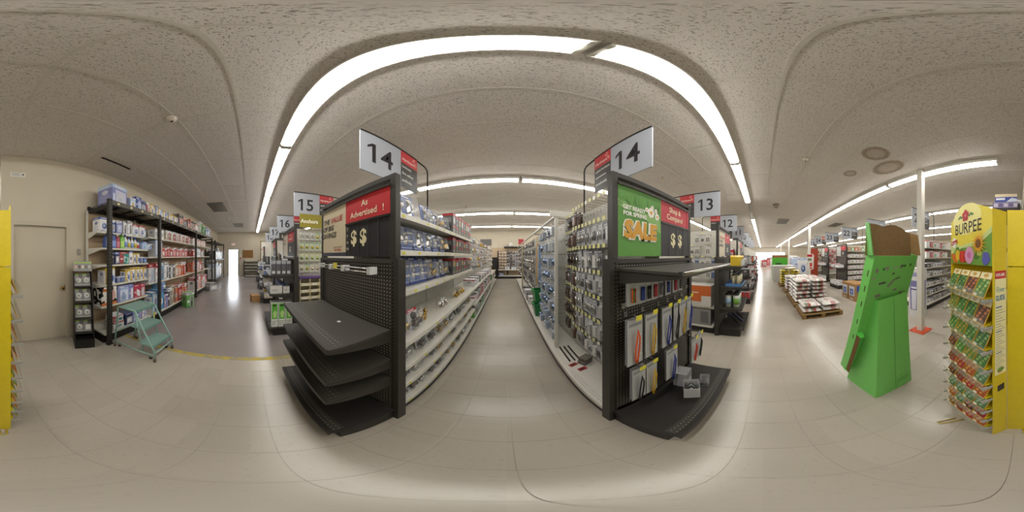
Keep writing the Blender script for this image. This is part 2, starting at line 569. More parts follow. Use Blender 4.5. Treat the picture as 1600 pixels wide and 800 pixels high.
detector(5.61, -.46, 'large round dark dome on the ceiling above the right corridor', 1.9, '8f8576')
sprinkler(-2.1, 3.89, 'sprinkler head behind the left aisle fourteen sign')
sprinkler(-1.44, 5.6, 'sprinkler head between the second and third light rows')
sprinkler(2.87, 2.04, 'sprinkler head behind the right aisle fourteen sign')
sprinkler(-7.6, -1.0, 'sprinkler head above the grey concrete corridor')
def vent(x, y, w, d, lab, col='8b8172'):
    r = thing('ceiling_vent', lab, 'vent', (x, y, CEIL - .018), group='ceiling air grilles')
    MB().box(-w / 2, w / 2, -d / 2, d / 2, .006, .011, '5f574b', 'enamel').build('backing', r)
    f = MB()
    for a, b, c, e in ((-w / 2, w / 2, -d / 2, -d / 2 + .03), (-w / 2, w / 2, d / 2 - .03, d / 2), (-w / 2, -w / 2 + .03, -d / 2 + .03, d / 2 - .03), (w / 2 - .03, w / 2, -d / 2 + .03, d / 2 - .03)):
        f.box(a, b, c, e, 0, .012, col, 'enamel')
    f.build('frame', r)
    n = 12
    for k in range(n):
        yy = -d / 2 + .04 + (d - .08) * (k + .5) / n
        MB().box(-w / 2 + .031, w / 2 - .031, yy - .008, yy + .008, -.002, .004, col, 'enamel').build('slat', r)
vent(-5.85, -1.2, 1.16, .56, 'square grey air grille in the ceiling over the storage rack')
vent(-9.6, -.73, 1.16, .56, 'grey air grille in the ceiling near the daylight door')
vent(8.6, -4.1, 1.16, .56, 'brown-grey air grille in the ceiling in front of sign twenty-two')
vent(8.5, -1.03, 1.16, .56, 'grey air grille in the ceiling past the round dome')

# ================================================================ PRODUCTS (builders)
CN = {'w': ('white', 'eeeef0'), 'b': ('blue', '3d5fa8'), 'n': ('navy', '1f2c5c'), 'l': ('lavender', '8b90c8'), 'c': ('cyan', '5aa2d0'),
      'p': ('pale blue', 'a9bfe0'), 't': ('teal', '2f9088'), 'r': ('red', 'b5252c'), 'k': ('pink', 'c22f5e'), 'y': ('yellow', 'e3bd2f'),
      'g': ('green', '4ea53a'), 'o': ('orange', 'd2602a'), 'd': ('dark grey', '2b2a2c'), 'a': ('grey', '8d8c8a'), 'u': ('purple', '6d4a9a'),
      's': ('tan', 'b89a6c'), 'm': ('brown', '5b3b2a'), 'e': ('cream', 'd8ceb6')}
def hx(k): return CN[k][1]
def pbox(w, d, h, code, art='oval', seed=0):
    """printed carton; code: main, band, accent letters. front towards -y, base centre at the origin"""
    rnd = random.Random(seed * 7 + len(art))
    jit = lambda k: mixh(mixh(hx(k), '8a8784', rnd.uniform(.0, .08)), ('ffffff', '101014')[rnd.random() < .35], rnd.uniform(0, .10))
    mn, bd, ac = (jit(k) for k in code)
    pale = mixh(mn, 'ffffff', .45)
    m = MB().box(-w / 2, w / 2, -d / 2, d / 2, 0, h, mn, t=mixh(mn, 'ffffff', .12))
    o = (0, -d / 2, 0); e = .0008
    bh = h * rnd.uniform(.12, .22)
    lay = rnd.random()
    ink = 'ece9e2' if code[1] not in 'wey' else '2c3960'
    if lay < .5: m.rect(o, X1, Z1, -w / 2, w / 2, h - bh, h, bd, off=e)
    elif lay < .75: m.shape(o, X1, Z1, [(-w / 2, h - bh * 1.5), (w / 2, h - bh * .6), (w / 2, h), (-w / 2, h)], bd, off=e)
    else:
        m.rect(o, X1, Z1, -w / 2, -w * .28, 0, h, bd, off=e); m.rect(o, X1, Z1, -w / 2, w / 2, h - bh * .7, h, bd, off=1.5 * e)
    m.rect(o, X1, Z1, -w * .36, w * rnd.uniform(.0, .3), h - bh * .62, h - bh * .36, ink, off=2 * e)
    if art == 'oval':
        a = rnd.uniform(-.06, .12)
        m.rect(o, X1, Z1, -w * .3, w * .46, h * .12, h * .66, mixh(pale, ac, .25), off=e)
        m.oval(o, X1, Z1, w * a, h * .38, w * .26, h * .2, ac, off=2 * e)
        m.oval(o, X1, Z1, w * (a - .04), h * .41, w * .12, h * .1, mixh(ac, 'ffffff', .5), off=3 * e)
        m.rect(o, X1, Z1, w * (a - .03), w * (a + .05), h * .2, h * .3, mixh(ac, '101014', .5), off=4 * e)
    elif art == 'tower':
        m.rect(o, X1, Z1, -w * .06, w * .42, h * .05, h * .74, mixh(pale, ac, .2), off=e)
        m.shape(o, X1, Z1, [(w * .02, h * .08), (w * .32, h * .08), (w * .34, h * .6), (w * .26, h * .7), (w * .1, h * .7), (w * .02, h * .6)], ac, off=2 * e)
        m.rect(o, X1, Z1, w * .08, w * .26, h * .42, h * .62, mixh(ac, 'ffffff', .25), off=3 * e)
        m.rect(o, X1, Z1, -w * .42, -w * .14, h * .34, h * .5, mixh(bd, 'ffffff', .45), off=e)
    elif art == 'fan':
        m.oval(o, X1, Z1, 0, h * .42, w * .36, w * .36, ac, off=e, n=16)
        m.oval(o, X1, Z1, 0, h * .42, w * .3, w * .3, mixh(ac, 'ffffff', .4), off=2 * e, n=16)
        for k in range(3):
            t = 2.1 * k; m.shape(o, X1, Z1, [(0, h * .42), (w * .26 * math.cos(t), h * .42 + w * .26 * math.sin(t)), (w * .22 * math.cos(t + .8), h * .42 + w * .22 * math.sin(t + .8))], mixh(ac, '101014', .3), off=2.5 * e)
        m.oval(o, X1, Z1, 0, h * .42, w * .08, w * .08, ac, off=3 * e, n=10)
    elif art == 'jug':
        m.rect(o, X1, Z1, -w * .3, w * .42, h * .05, h * .72, pale, off=e)
        m.shape(o, X1, Z1, [(-w * .2, h * .1), (w * .24, h * .1), (w * .26, h * .35), (w * .12, h * .52), (w * .12, h * .62), (-w * .1, h * .62), (-w * .1, h * .52), (-w * .22, h * .35)], mixh(ac, '8a8fa8', .3), off=2 * e)
        m.oval(o, X1, Z1, w * .02, h * .28, w * .13, h * .1, mixh(ac, '5a6a9a', .4), off=3 * e)
        m.rect(o, X1, Z1, -w * .46, -w * .34, h * .15, h * .5, mixh(bd, 'ffffff', .4), off=e)
    elif art == 'split':
        m.rect(o, X1, Z1, -w / 2, -w * .05, 0, h * .78, mixh(bd, mn, .15), off=e)
        m.shape(o, X1, Z1, [(-w * .05, h * .2), (w / 2, h * .05), (w / 2, h * .5), (-w * .05, h * .7)], mixh(ac, 'ffffff', .45), off=1.5 * e)
        m.oval(o, X1, Z1, w * .22, h * .34, w * .16, h * .18, ac, off=2 * e)
        m.rect(o, X1, Z1, -w * .4, -w * .14, h * .36, h * .5, mixh(bd, 'ffffff', .55), off=2 * e)
    for k in range(3):
        m.rect(o, X1, Z1, -w * .44, w * rnd.uniform(-.2, .4), h * (.03 + .028 * k), h * (.042 + .028 * k), mixh(ac, '303038', .4), off=5 * e)
    for sx, ux in ((1, Y1), (-1, -Y1)):
        q = (sx * w / 2, 0, 0)
        m.rect(q, ux, Z1, -d / 2, d / 2, h - bh, h, bd, off=e)
        m.rect(q, ux, Z1, -d * .36, d * .3, h - bh * .65, h - bh * .4, ink, off=2 * e)
        m.oval(q, ux, Z1, 0, h * .6, d * .22, h * .12, mixh(ac, mn, .25), off=e)
        for k in range(5):
            z = h * (.42 - k * .08)
            m.rect(q, ux, Z1, -d * .38, d * rnd.uniform(.05, .36), z, z + h * .025, mixh(ac, mn, .45), off=e)
    return m
def bottle(h, r, body, cap, lab, jug=False):
    m = MB()
    if jug:
        m.box(-r, r, -r * .7, r * .7, 0, h * .62, body, 'plastic')
        m.plate([(-r, 0), (r, 0), (r * .4, h * .22), (-r * .2, h * .22)], (0, -r * .7, h * .62), X1, Z1, r * 1.4, body, 'plastic')
        m.rect((0, -r * .7, 0), X1, Z1, -r * .8, r * .8, h * .1, h * .5, lab, off=.001)
        m.lathe([(r * .3, h * .83), (r * .3, h)], cap, 'plastic', 10, (r * .1, 0, 0))
    else:
        m.lathe([(r, 0), (r * 1.02, h * .5), (r * .8, h * .66), (r * .34, h * .78), (r * .32, h * .83)], body, 'plastic', 12)
        m.lathe([(r * 1.03, h * .12), (r * 1.03, h * .48)], lab, 'card', 12)
        m.lathe([(r * .4, h * .83), (r * .36, h)], cap, 'plastic', 10)
    return m

# ================================================================ STORAGE RACK ALONG THE WALL
PEGY = YW + .06
rack = thing('storage_rack', 'long black steel storage rack with white shelves along the cream wall', 'rack', (-1.65, -2.0, 0))
def W(o):   # keep world coordinates under an offset parent
    p = o.parent
    o.matrix_parent_inverse = Matrix.Translation(-p.location) if p.rotation_euler.z == 0 else (Matrix.Translation(p.location) @ Matrix.Rotation(p.rotation_euler.z, 4, 'Z')).inverted()
    return o
posts = (-1.68, -3.15, -5.65, -8.15)
FY = -1.98
for x in posts:
    W(MB().box(x - .035, x + .035, FY - .03, FY + .03, .004, 2.5, '2b2823', 'powder').box(x - .06, x + .06, FY - .045, FY + .045, 0, .006, '2b2823', 'powder').build('front_post', rack))
    pm = MB()
    for k in range(46):
        z = .1 + k * .0515
        pm.rect((x, FY + .03, z), -X1, Z1, -.016, -.002, 0, .02, '6a665c', 'matte', off=.0006)
        pm.rect((x + .035, FY, z), Y1, Z1, -.006, .008, 0, .02, '6a665c', 'matte', off=.0006)
    W(pm.build('slot_row', rack))['kind'] = 'stuff'
    W(MB().box(x - .03, x + .03, YW + .005, YW + .05, 0, 2.5, '2b2823', 'powder').build('rear_post', rack))
    W(MB().box(x - .02, x + .02, YW + .05, FY - .03, 2.36, 2.42, '2b2823', 'powder').build('top_brace', rack))
for a, b in zip(posts, posts[1:]):
    W(MB().box(b + .036, a - .036, FY - .025, FY + .025, 2.4, 2.48, '5a564c', 'powder').build('front_beam', rack))
    W(MB().box(b + .036, a - .036, YW + .01, YW + .05, 2.4, 2.48, '2f2c27', 'powder').build('rear_beam', rack))
    n = max(3, round((a - b) / .42))
    for k in range(1, n):
        x = a + (b - a) * k / n
        W(MB().box(x - .02, x + .02, YW + .05, FY - .026, 2.43, 2.47, '3a3731', 'powder').build('deck_support', rack))
    for part in range(2 if a - b > 2 else 1):
        m = MB(); nn = 2 if a - b > 2 else 1
        x0 = a - .04 + (b - a + .08) * part / nn; x1 = a - .04 + (b - a + .08) * (part + 1) / nn - .01 * 0
        for k in range(int(abs(x1 - x0) / .06) + 1):
            x = x0 - k * .06
            m.box(x - .004, x + .004, YW + .05, FY - .02, 2.474, 2.482, '45413a', 'steel')
        for k in range(5):
            y = YW + .1 + k * .12
            m.box(x1, x0, y - .004, y + .004, 2.470, 2.478, '45413a', 'steel')
        W(m.build('wire_deck', rack))['kind'] = 'stuff'
    for k in range(5 if a - b > 2 else 4):
        x = a - .15 - k * (a - b - .2) / (5 if a - b > 2 else 4)
        W(MB().box(x - .05, x, FY + .026, FY + .029, 2.42, 2.455, 'e0d79a', 'card').build('price_tag', rack))
# white shelving under the rack
SH = {0: (1.98, 1.69, 1.40, 1.06, .68, .2), 1: (1.98, 1.53, .93, .2), 2: (1.98, 1.53, .93, .2)}
SHF = -2.12
W(MB().box(-8.15, -1.62, YW + .001, PEGY, .12, 2.36, 'c0a888', 'peg_tan_y').build('pegboard_back', rack))
for x in (-1.6, -2.92, -4.2, -5.55, -6.85, -8.2):
    W(MB().box(x - .02, x + .02, PEGY, PEGY + .03, 0, 2.4, 'd3cfc3', 'enamel').build('shelf_upright', rack))
for bi, (a, b) in enumerate(((-1.62, -2.9), (-2.94, -5.53), (-5.57, -8.15))):
    for zi, z in enumerate(SH[bi]):
        base = z < .3
        fy = SHF + (.1 if base else 0)
        if bi == 0 and zi == 0: fy -= .12
        m = MB().box(b, a, PEGY + .031, fy, z - .03, z, 'd8d4c8', 'enamel')
        if not base:
            for x in (a, b):
                s = .012 if x == b else -.012
                m.plate([(0, 0), (fy - PEGY - .031, 0), (0, -.09)], (min(x, x + s) , PEGY + .031, z - .03), Y1, Z1, -.012, 'd0ccc0', 'enamel')
        sh = W(m.build('shelf', rack))
        if base: W(MB().box(b, a, PEGY + .03, fy - .03, .004, z - .031, '1d1b19', 'powder').build('kick_plate', rack))
        n = int((a - b) / .24)
        for k in range(n):
            x = a - .12 - k * .24
            W(MB().box(x - .03, x + .02, fy + .0005, fy + .002, z - .026, z - .004, 'dcd79a' if k % 3 else 'e8e4d8', 'card').build('price_tag', rack))

RACK_ROWS = []
def row(items, x, y, z, where, seed=0, gap=.012, name='household_carton', cat='box', group='boxed goods on the storage rack', jit=.03, depth=.22):
    """boxes standing side by side from the door side towards the daylight door; items (code, w, h, art)"""
    rnd = random.Random(seed)
    for k, it in enumerate(items):
        code, w, h = it[:3]; art = it[3] if len(it) > 3 else 'oval'
        dd = min(depth, max(.08, w * 1.1)) if len(it) < 5 else it[4]
        if code == '-':
            x -= w; continue
        x -= w / 2
        lab = '%s and %s carton, %s on %s' % (CN[code[0]][0], CN[code[1]][0], ordn(k), where)
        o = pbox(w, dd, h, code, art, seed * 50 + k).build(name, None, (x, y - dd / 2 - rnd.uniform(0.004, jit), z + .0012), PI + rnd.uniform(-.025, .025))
        tag(o, lab, cat, group)
        x -= w / 2 + gap
    return x
sA, sB, sC, sD, sE, s0 = SH[0]
fy = SHF - .01
row([('wbb', .2, .26), ('bwa', .16, .24), ('-', .01, 0), ('lwp', .15, .25), ('wdd', .12, .27, 'tower'), ('wad', .14, .29, 'tower')], -1.68, fy - .1, sA, 'the top white shelf of the rack end bay', 1)
row([('wrb', .19, .24), ('wrb', .17, .24), ('crw', .07, .22)], -2.55, fy - .1, sA, 'the top white shelf beside the black towers', 2)
# bottles on the second shelf
bl = [(.27, .06, '44589c', '2b3f86', '8aa0d8', True, 'blue jug'), (.27, .06, '44589c', '2b3f86', '8aa0d8', True, 'blue jug'), (.26, .045, 'a63a50', 'd9d6d0', 'd08090', True, 'red jug'),
      (.28, .05, '7cc24a', '2f7a2c', 'bfe07a', True, 'green jug'), (.28, .045, 'e3e6ea', '3563b0', '7f9fd8', False, 'white bottle'), (.24, .042, 'e3e6ea', '3563b0', 'd8c24a', False, 'white bottle'),
      (.24, .042, 'e8e8ea', 'd9d9dc', '7f9fd8', False, 'white bottle'), (.24, .042, 'e3e6ea', '3563b0', 'd8c24a', False, 'white bottle'), (.19, .035, 'e3e6ea', '3563b0', 'c8505a', False, 'small white bottle')]
x = -1.76
for k, (h, r, bc, cc, lc, jg, nm) in enumerate(bl):
    x -= r
    o = bottle(h, r, bc, cc, lc, jg).build('cleaner_bottle', None, (x, fy - .09, sB + .001), PI)
    tag(o, '%s, %s along the second white shelf of the rack end bay' % (nm, ordn(k)), 'bottle', 'cleaner containers on the rack')
    x -= r + .012
row([('pbc', .17, .17), ('wbc', .1, .14), ('bwc', .08, .13)], -2.72, fy, sB, 'the shelf of jugs and bottles', 3)
row([('nbw', .1, .22), ('trt', .24, .22, 'split'), ('wbn', .1, .24, 'fan'), ('wyb', .1, .21, 'split'), ('wyb', .1, .21, 'split'), ('bwn', .11, .13), ('bwc', .1, .12)], -1.95, fy, sC, 'the shelf with the teal carton', 4)
row([('wyb', .22, .28, 'split'), ('-', .04, 0), ('bwn', .09, .11), ('bwn', .09, .11)], -1.73, fy, sD, 'the left half of the yellow carton shelf', 5)
row([('wyb', .13, .23, 'split'), ('wyb', .12, .26, 'split'), ('wyb', .12, .26, 'split'), ('wyb', .12, .25, 'split'), ('wyb', .12, .24, 'split')], -2.22, fy, sD, 'the row of yellow cartons', 6, gap=.008)
cb = MB().box(-.17, .17, -.11, .11, 0, .33, 'ffffff', 'cow_print')
cb.oval((0, -.11, 0), X1, Z1, .08, .17, .065, .1, 'd7a9a0', off=.001).rect((0, -.11, 0), X1, Z1, -.17, .17, .0, .05, 'd07a3c', off=.001).rect((0, -.11, 0), X1, Z1, -.14, -.05, .25, .3, 'cf6a3a', off=.001)
tag(cb.build('product_box', None, (-1.82, fy - .13, sE + .001), PI), 'black and white cow print carton on the shelf by the rack post', 'box', 'boxed goods on the storage rack')
row([('plp', .28, .31, 'jug'), ('lbw', .14, .31, 'tower'), ('krw', .19, .27, 'split'), ('rkw', .14, .27, 'jug')], -2.02, fy, sE, 'the shelf with the cow print carton', 7)
row([('wrt', .25, .13), ('-', .02, 0), ('nbw', .2, .24), ('lwp', .14, .25), ('uwl', .14, .27, 'tower'), ('wul', .13, .27, 'tower')], -1.85, fy + .07, s0, 'the bottom shelf behind the step ladder', 8)
o = pbox(.25, .2, .12, 'wrt', 'split', 3).build('product_box', None, (-1.975, fy - .06, s0 + .133), PI)
tag(o, 'white and red carton stacked on another beside the teal step ladder', 'box', 'boxed goods on the storage rack')
# second bay
z2, z15, z9, z0 = SH[1]
row([('wea', .2, .24, 'fan'), ('wea', .18, .24, 'fan'), ('-', .1, 0)] + [('ewm', .15, .25, 'tower'), ('rwm', .14, .26, 'tower')] * 5 + [('wro', .16, .26, 'split')], -3.22, fy, z2, 'the upper shelf of the middle rack bay', 9)
row([('wpa', .3, .4, 'tower')] + [('row', .13, .22), ('rwo', .13, .23), ('rwr', .13, .26)] * 4, -3.24, fy, z15, 'the shelf of red cartons in the middle bay', 10)
row([('wrp', .2, .43, 'tower')], -2.97, fy, z9, 'the waist shelf just before the second post', 29)
row([('wrp', .22, .45, 'tower'), ('cwd', .16, .44, 'tower'), ('wad', .26, .47, 'tower'), ('dwa', .1, .35, 'tower'), ('wda', .13, .38, 'tower'), ('dws', .1, .36, 'tower'), ('sew', .13, .4), ('oms', .14, .4), ('ose', .14, .38), ('owm', .16, .42, 'fan'), ('rwo', .16, .42)], -3.24, fy, z9, 'the waist shelf of the middle bay', 11)
row([('wcb', .2, .5, 'tower'), ('cbw', .3, .52, 'fan'), ('uwl', .18, .36, 'tower'), ('dwa', .2, .5, 'tower'), ('sed', .16, .52, 'tower'), ('oma', .22, .48, 'fan'), ('rwo', .22, .5), ('ors', .22, .44, 'fan'), ('owr', .2, .46)], -2.98, fy + .08, z0, 'the bottom shelf of the middle bay', 12, depth=.28)
o = pbox(.2, .3, .16, 'cbw', 'split', 5).build('product_box', None, (-3.5, fy - .1, z0 + .525), PI)
tag(o, 'cyan and blue carton lying on top of the tall blue carton', 'box', 'boxed goods on the storage rack')
# third bay
row([('wre', .17, .25), ('rwe', .16, .26)] * 5, -5.75, fy, z2, 'the upper shelf of the far rack bay', 13)
row([('rwe', .2, .26), ('wre', .18, .3), ('wpa', .3, .33), ('wpa', .28, .3), ('arw', .2, .26), ('wra', .2, .3)], -5.75, fy, z15, 'the eye-level shelf of the far rack bay', 14)
row([('omd', .36, .42, 'fan'), ('rwo', .2, .36), ('wua', .2, .4, 'tower'), ('orw', .3, .4), ('dao', .3, .36)], -5.78, fy, z9, 'the waist shelf of the far rack bay', 15)
row([('wrd', .34, .5, 'tower'), ('wro', .3, .56, 'tower'), ('ord', .3, .5), ('wra', .3, .52), ('rwo', .3, .5)], -5.78, fy + .08, z0, 'the bottom shelf of the far rack bay', 16, depth=.3)
# on top of the rack
o = pbox(.4, .36, .38, 'lpw', 'jug', 77).build('product_box', None, (-1.98, -2.25, 2.484), PI + .12)
tag(o, 'large lavender appliance carton on top of the rack end', 'box', 'boxed goods on top of the storage rack')
top = [('pwy', .16, .22, 'jug'), ('lbp', .18, .29, 'split'), ('nbw', .05, .25), ('bnw', .05, .25), ('rwn', .06, .24), ('ewr', .06, .24), ('wyb', .12, .25, 'split'), ('ybw', .06, .25), ('pby', .1, .25, 'split'), ('wyp', .1, .22, 'split'), ('pbw', .1, .22, 'split'), ('wyp', .12, .22, 'split'), ('pby', .12, .21, 'split'), ('ypw', .12, .22, 'split'), ('wyp', .14, .22, 'split'), ('pyw', .14, .2, 'split'), ('pyb', .14, .2, 'split'),
       ('dmo', .36, .34, 'oval'), ('mod', .3, .3), ('mro', .22, .26), ('dom', .34, .36), ('mso', .2, .26), ('wow', .24, .3), ('aes', .26, .4), ('gwd', .34, .5, 'tower'), ('-', .1, 0), ('gwd', .3, .42, 'tower'), ('-', .1, 0), ('tpw', .26, .34), ('bpw', .3, .42), ('pwb', .26, .4)]
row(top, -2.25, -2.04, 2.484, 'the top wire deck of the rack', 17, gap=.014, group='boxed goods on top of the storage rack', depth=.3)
# on the floor by the rack
o = pbox(.28, .24, .46, 'gwd', 'tower', 8).build('product_box', None, (-4.5, -1.83, .001), PI - .5); tag(o, 'green and white fan carton standing on the concrete by the rack', 'box')
o = pbox(.42, .3, .34, 'adw', 'oval', 9).build('product_box', None, (-7.1, -1.75, .001), PI - .7); tag(o, 'dark grey carton on the concrete beside the far rack post', 'box')

# the two-post rack farther along
r2 = thing('storage_rack', 'shorter black steel rack near the daylight door', 'rack', (-10.2, -2.2, 0))
for x in (-8.75, -11.6):
    for y in (-1.95, -2.5):
        W(MB().box(x - .035, x + .035, y - .03, y + .03, 0, 2.42, '26231f', 'powder').build('post', r2))
    W(MB().box(x - .02, x + .02, -2.47, -1.98, 2.3, 2.36, '26231f', 'powder').build('side_brace', r2))
for z in (.25, 1.35, 2.36):
    for y in (-1.95, -2.5): W(MB().box(-11.56, -8.79, y - .02, y + .02, z - .06, z, '26231f', 'powder').build('beam', r2))
    W(MB().box(-11.56, -8.79, -2.478, -1.972, z - .02, z - .002, '8d897f' if z < 2 else '3a3731', 'steel').build('deck', r2))
row([('dwa', .4, .6, 'tower'), ('wda', .4, .5), ('daw', .5, .7), ('wpa', .4, .5), ('tpw', .4, .4), ('pwt', .4, .5)], -8.85, -2.0, 1.351, 'the upper deck of the shorter rack', 18, group='goods on the shorter rack', depth=.4)
row([('wpa', .5, .8, 'tower'), ('paw', .5, .9), ('wap', .5, .7), ('apw', .5, .8)], -8.9, -2.0, .251, 'the lower deck of the shorter rack', 19, group='goods on the shorter rack', depth=.4)

# wall plates
o = thing('light_switch', 'small grey switch plate on the cream wall beside the door', 'switch', (-1.47, YW + .006, 1.62))
MB().box(-.035, .035, -.005, 0, -.057, .057, '9b968c', 'plastic').build('plate', o, rz=PI); MB().box(-.006, .006, -.014, -.0055, -.012, .012, 'c9c4b8', 'plastic').build('toggle', o, rz=PI)
o = thing('wall_notice', 'small white notice plate high above the closed door', 'notice', (-.37, YW + .004, 2.98))
n = MB().box(-.12, .12, -.004, 0, -.045, .045, 'e4e2da', 'card')
for k in range(3): n.rect((0, -.004, 0), X1, Z1, -.1, .05 - .03 * (k % 2), .02 - k * .022, .028 - k * .022, '7a776f', off=.0008)
n.oval((0, -.004, 0), X1, Z1, .082, 0, .018, .024, '6a675f', off=.0008)
n.build('plate', o, rz=PI)

# ---------------------------------------------------------------- black counter display beside the door
dp = thing('product_display', 'narrow black display tower of round packaged gadgets beside the door', 'display', (-1.374, -2.298, 0), PI - .39)
dw = .3
def dprof(y_front): return y_front
MB().box(-dw / 2, dw / 2, -.24, .14, .003, .17, '171614', 'powder').build('base', dp)
sd = [(-.2, .17), (.14, .17), (.14, 1.3), (.0, 1.3)]
for x in (-dw / 2, dw / 2 - .012):
    MB().plate([(.24 - .02, .171), (-.14, .171), (-.14, 1.3), (.02, 1.3)], (x, 0, 0), -Y1, Z1, .012, '1e1c1a', 'powder').build('side_panel', dp)
MB().box(-dw / 2 + .0125, dw / 2 - .0125, .125, .14, .171, 1.42, 'b29672', 'cardboard').build('back_panel', dp)
hd = MB().plate([(-dw / 2, 0), (dw / 2, 0), (dw / 2, .17), (-dw / 2, .17)], (0, -.03, 1.302), X1, Vector((0, .35, .94)).normalized(), .02, '8b8986', 'card')
hu = Vector((0, .35, .94)).normalized()
for k in range(5):
    hd.oval((0, -.03, 1.302), X1, hu, -.11 + k * .055, .075, .024, .03, ('c9a28c', '5a544e', 'd3c3b0', '6f6a64', 'bfb6aa')[k], off=.001)
hd.rect((0, -.03, 1.302), X1, hu, -dw / 2, dw / 2, .135, .155, '9dc43c', off=.001)
hd.build('header', dp)
zs = (.27, .52, .80, 1.05)
for r_, z in enumerate(zs):
    yb = -.185 + (z - .17) * .16
    MB().box(-dw / 2 + .0125, dw / 2 - .0125, yb - .005, .124, z - .012, z, '1e1c1a', 'powder').build('shelf', dp)
    MB().box(-dw / 2 + .0125, dw / 2 - .0125, yb - .012, yb - .006, z - .012, z + .014, '34322f', 'powder').build('shelf_lip', dp)
    for c_ in range(2):
        p = thing('gadget_pack', '%s packaged gadget, %s shelf from the top of the display tower' % (('right-hand', 'left-hand')[c_ == 1], ordn(3 - r_)), 'package', tuple(Matrix.Translation((-1.374, -2.298, z + .005)) @ Matrix.Rotation(PI - .39, 4, 'Z') @ Vector((-.066 + .132 * c_, yb + .05, 0))), PI - .39, 'packs in the display tower by the door')
        tilt = Matrix.Rotation(R(-14), 4, 'X')
        q = MB(); q.M = tilt
        q.box(-.064, .064, 0, .006, 0, .205, '96948f', 'card').rect((0, 0, 0), X1, Z1, -.064, .0, .18, .205, '8fb83c', off=.001).rect((0, 0, 0), X1, Z1, .0, .064, .13, .2, '5f5a55', off=.001).rect((0, 0, 0), X1, Z1, -.06, .06, .0, .03, 'b9b6ae', off=.001)
        q.build('card', p)
        q = MB(); q.M = tilt
        if r_ == 0 and c_ == 1: q.box(-.04, .04, -.035, -.002, .04, .12, 'd9d7d0', 'plastic')
        else:
            q.lathe([(.047, .002), (.045, .02), (.03, .03)], 'e4e2dc', 'plastic', 14, (-.004, 0, .09), 'y')
            q.lathe([(.02, .031), (.018, .036)], '8a8f7a', 'plastic', 10, (-.004, 0, .09), 'y')
        q.build('gadget', p)
        q = MB(); q.M = tilt; q.box(-.055, .055, -.045, -.001, .03, .145, 'd4d8d8', 'clear', b=None); q.build('blister', p)

# ---------------------------------------------------------------- teal rolling step ladder
TL = '8fb3a8'
la = thing('step_ladder', 'teal metal rolling step ladder with three perforated treads', 'ladder', (-1.93, -1.5, 0), PI)
# local: front -y (towards the corridor), x to the side
def lt(path, name, r=.0135): return MB().tube(path, r, TL, 'enamel', 8).build(name, la)
def tread(y0, y1, z, name):
    m = MB().box(-.215, .215, y0, y1, z - .03, z, '86a79c', 'enamel')
    for i in range(11):
        for j in range(max(2, int((y1 - y0) / .04))):
            m.oval((0, 0, z), X1, Y1, -.19 + i * .038, y0 + .025 + j * .04, .011, .007, '4f6d64', 'matte', off=.0006, n=6)
    m.box(-.215, .215, y0 - .003, y0 + .004, z - .03, z + .004, '6d978b', 'enamel')
    m.build(name, la)
tread(-.05, .29, .76, 'top_tread'); tread(-.19, .06, .51, 'tread'); tread(-.33, -.09, .26, 'tread')
for s in (-1, 1):
    x = s * .235
    lt([(x, .37, .05), (x, .3, .74), (x, .27, .765), (x, -.02, .765), (x, -.05, .745), (x, -.355, .2), (x, -.365, .05)], 'side_rail')
    lt([(x, .355, .11), (x, -.33, .11)], 'bottom_rail', .011)
    lt([(s * .2, .0, .745), (s * .2, -.16, .12)], 'strut', .011)
    for y in (.37, -.365):
        MB().lathe([(.021, 0), (.019, .055)], '6a5a4c', 'matte', 10).build('rubber_foot', la, (x, y, .001))
    for y in (.3, -.28):
        cst = MB().box(-.012, .012, -.016, .016, .045, .1, 'a7a499', 'steel').build('caster', la, (x * .86, y, 0))
        MB().lathe([(.027, -.0085), (.027, .0085)], '2a2826', 'plastic', 12, axis='x').build('wheel', cst, (0, 0, .029))
lt([(-.235, .358, .3), (.235, .358, .3)], 'cross_bar', .011); lt([(-.235, -.36, .16), (.235, -.36, .16)], 'cross_bar', .011)
MB().box(.2, .225, -.062, -.05, .52, .62, 'd8c03a', 'card').build('warning_sticker', la)

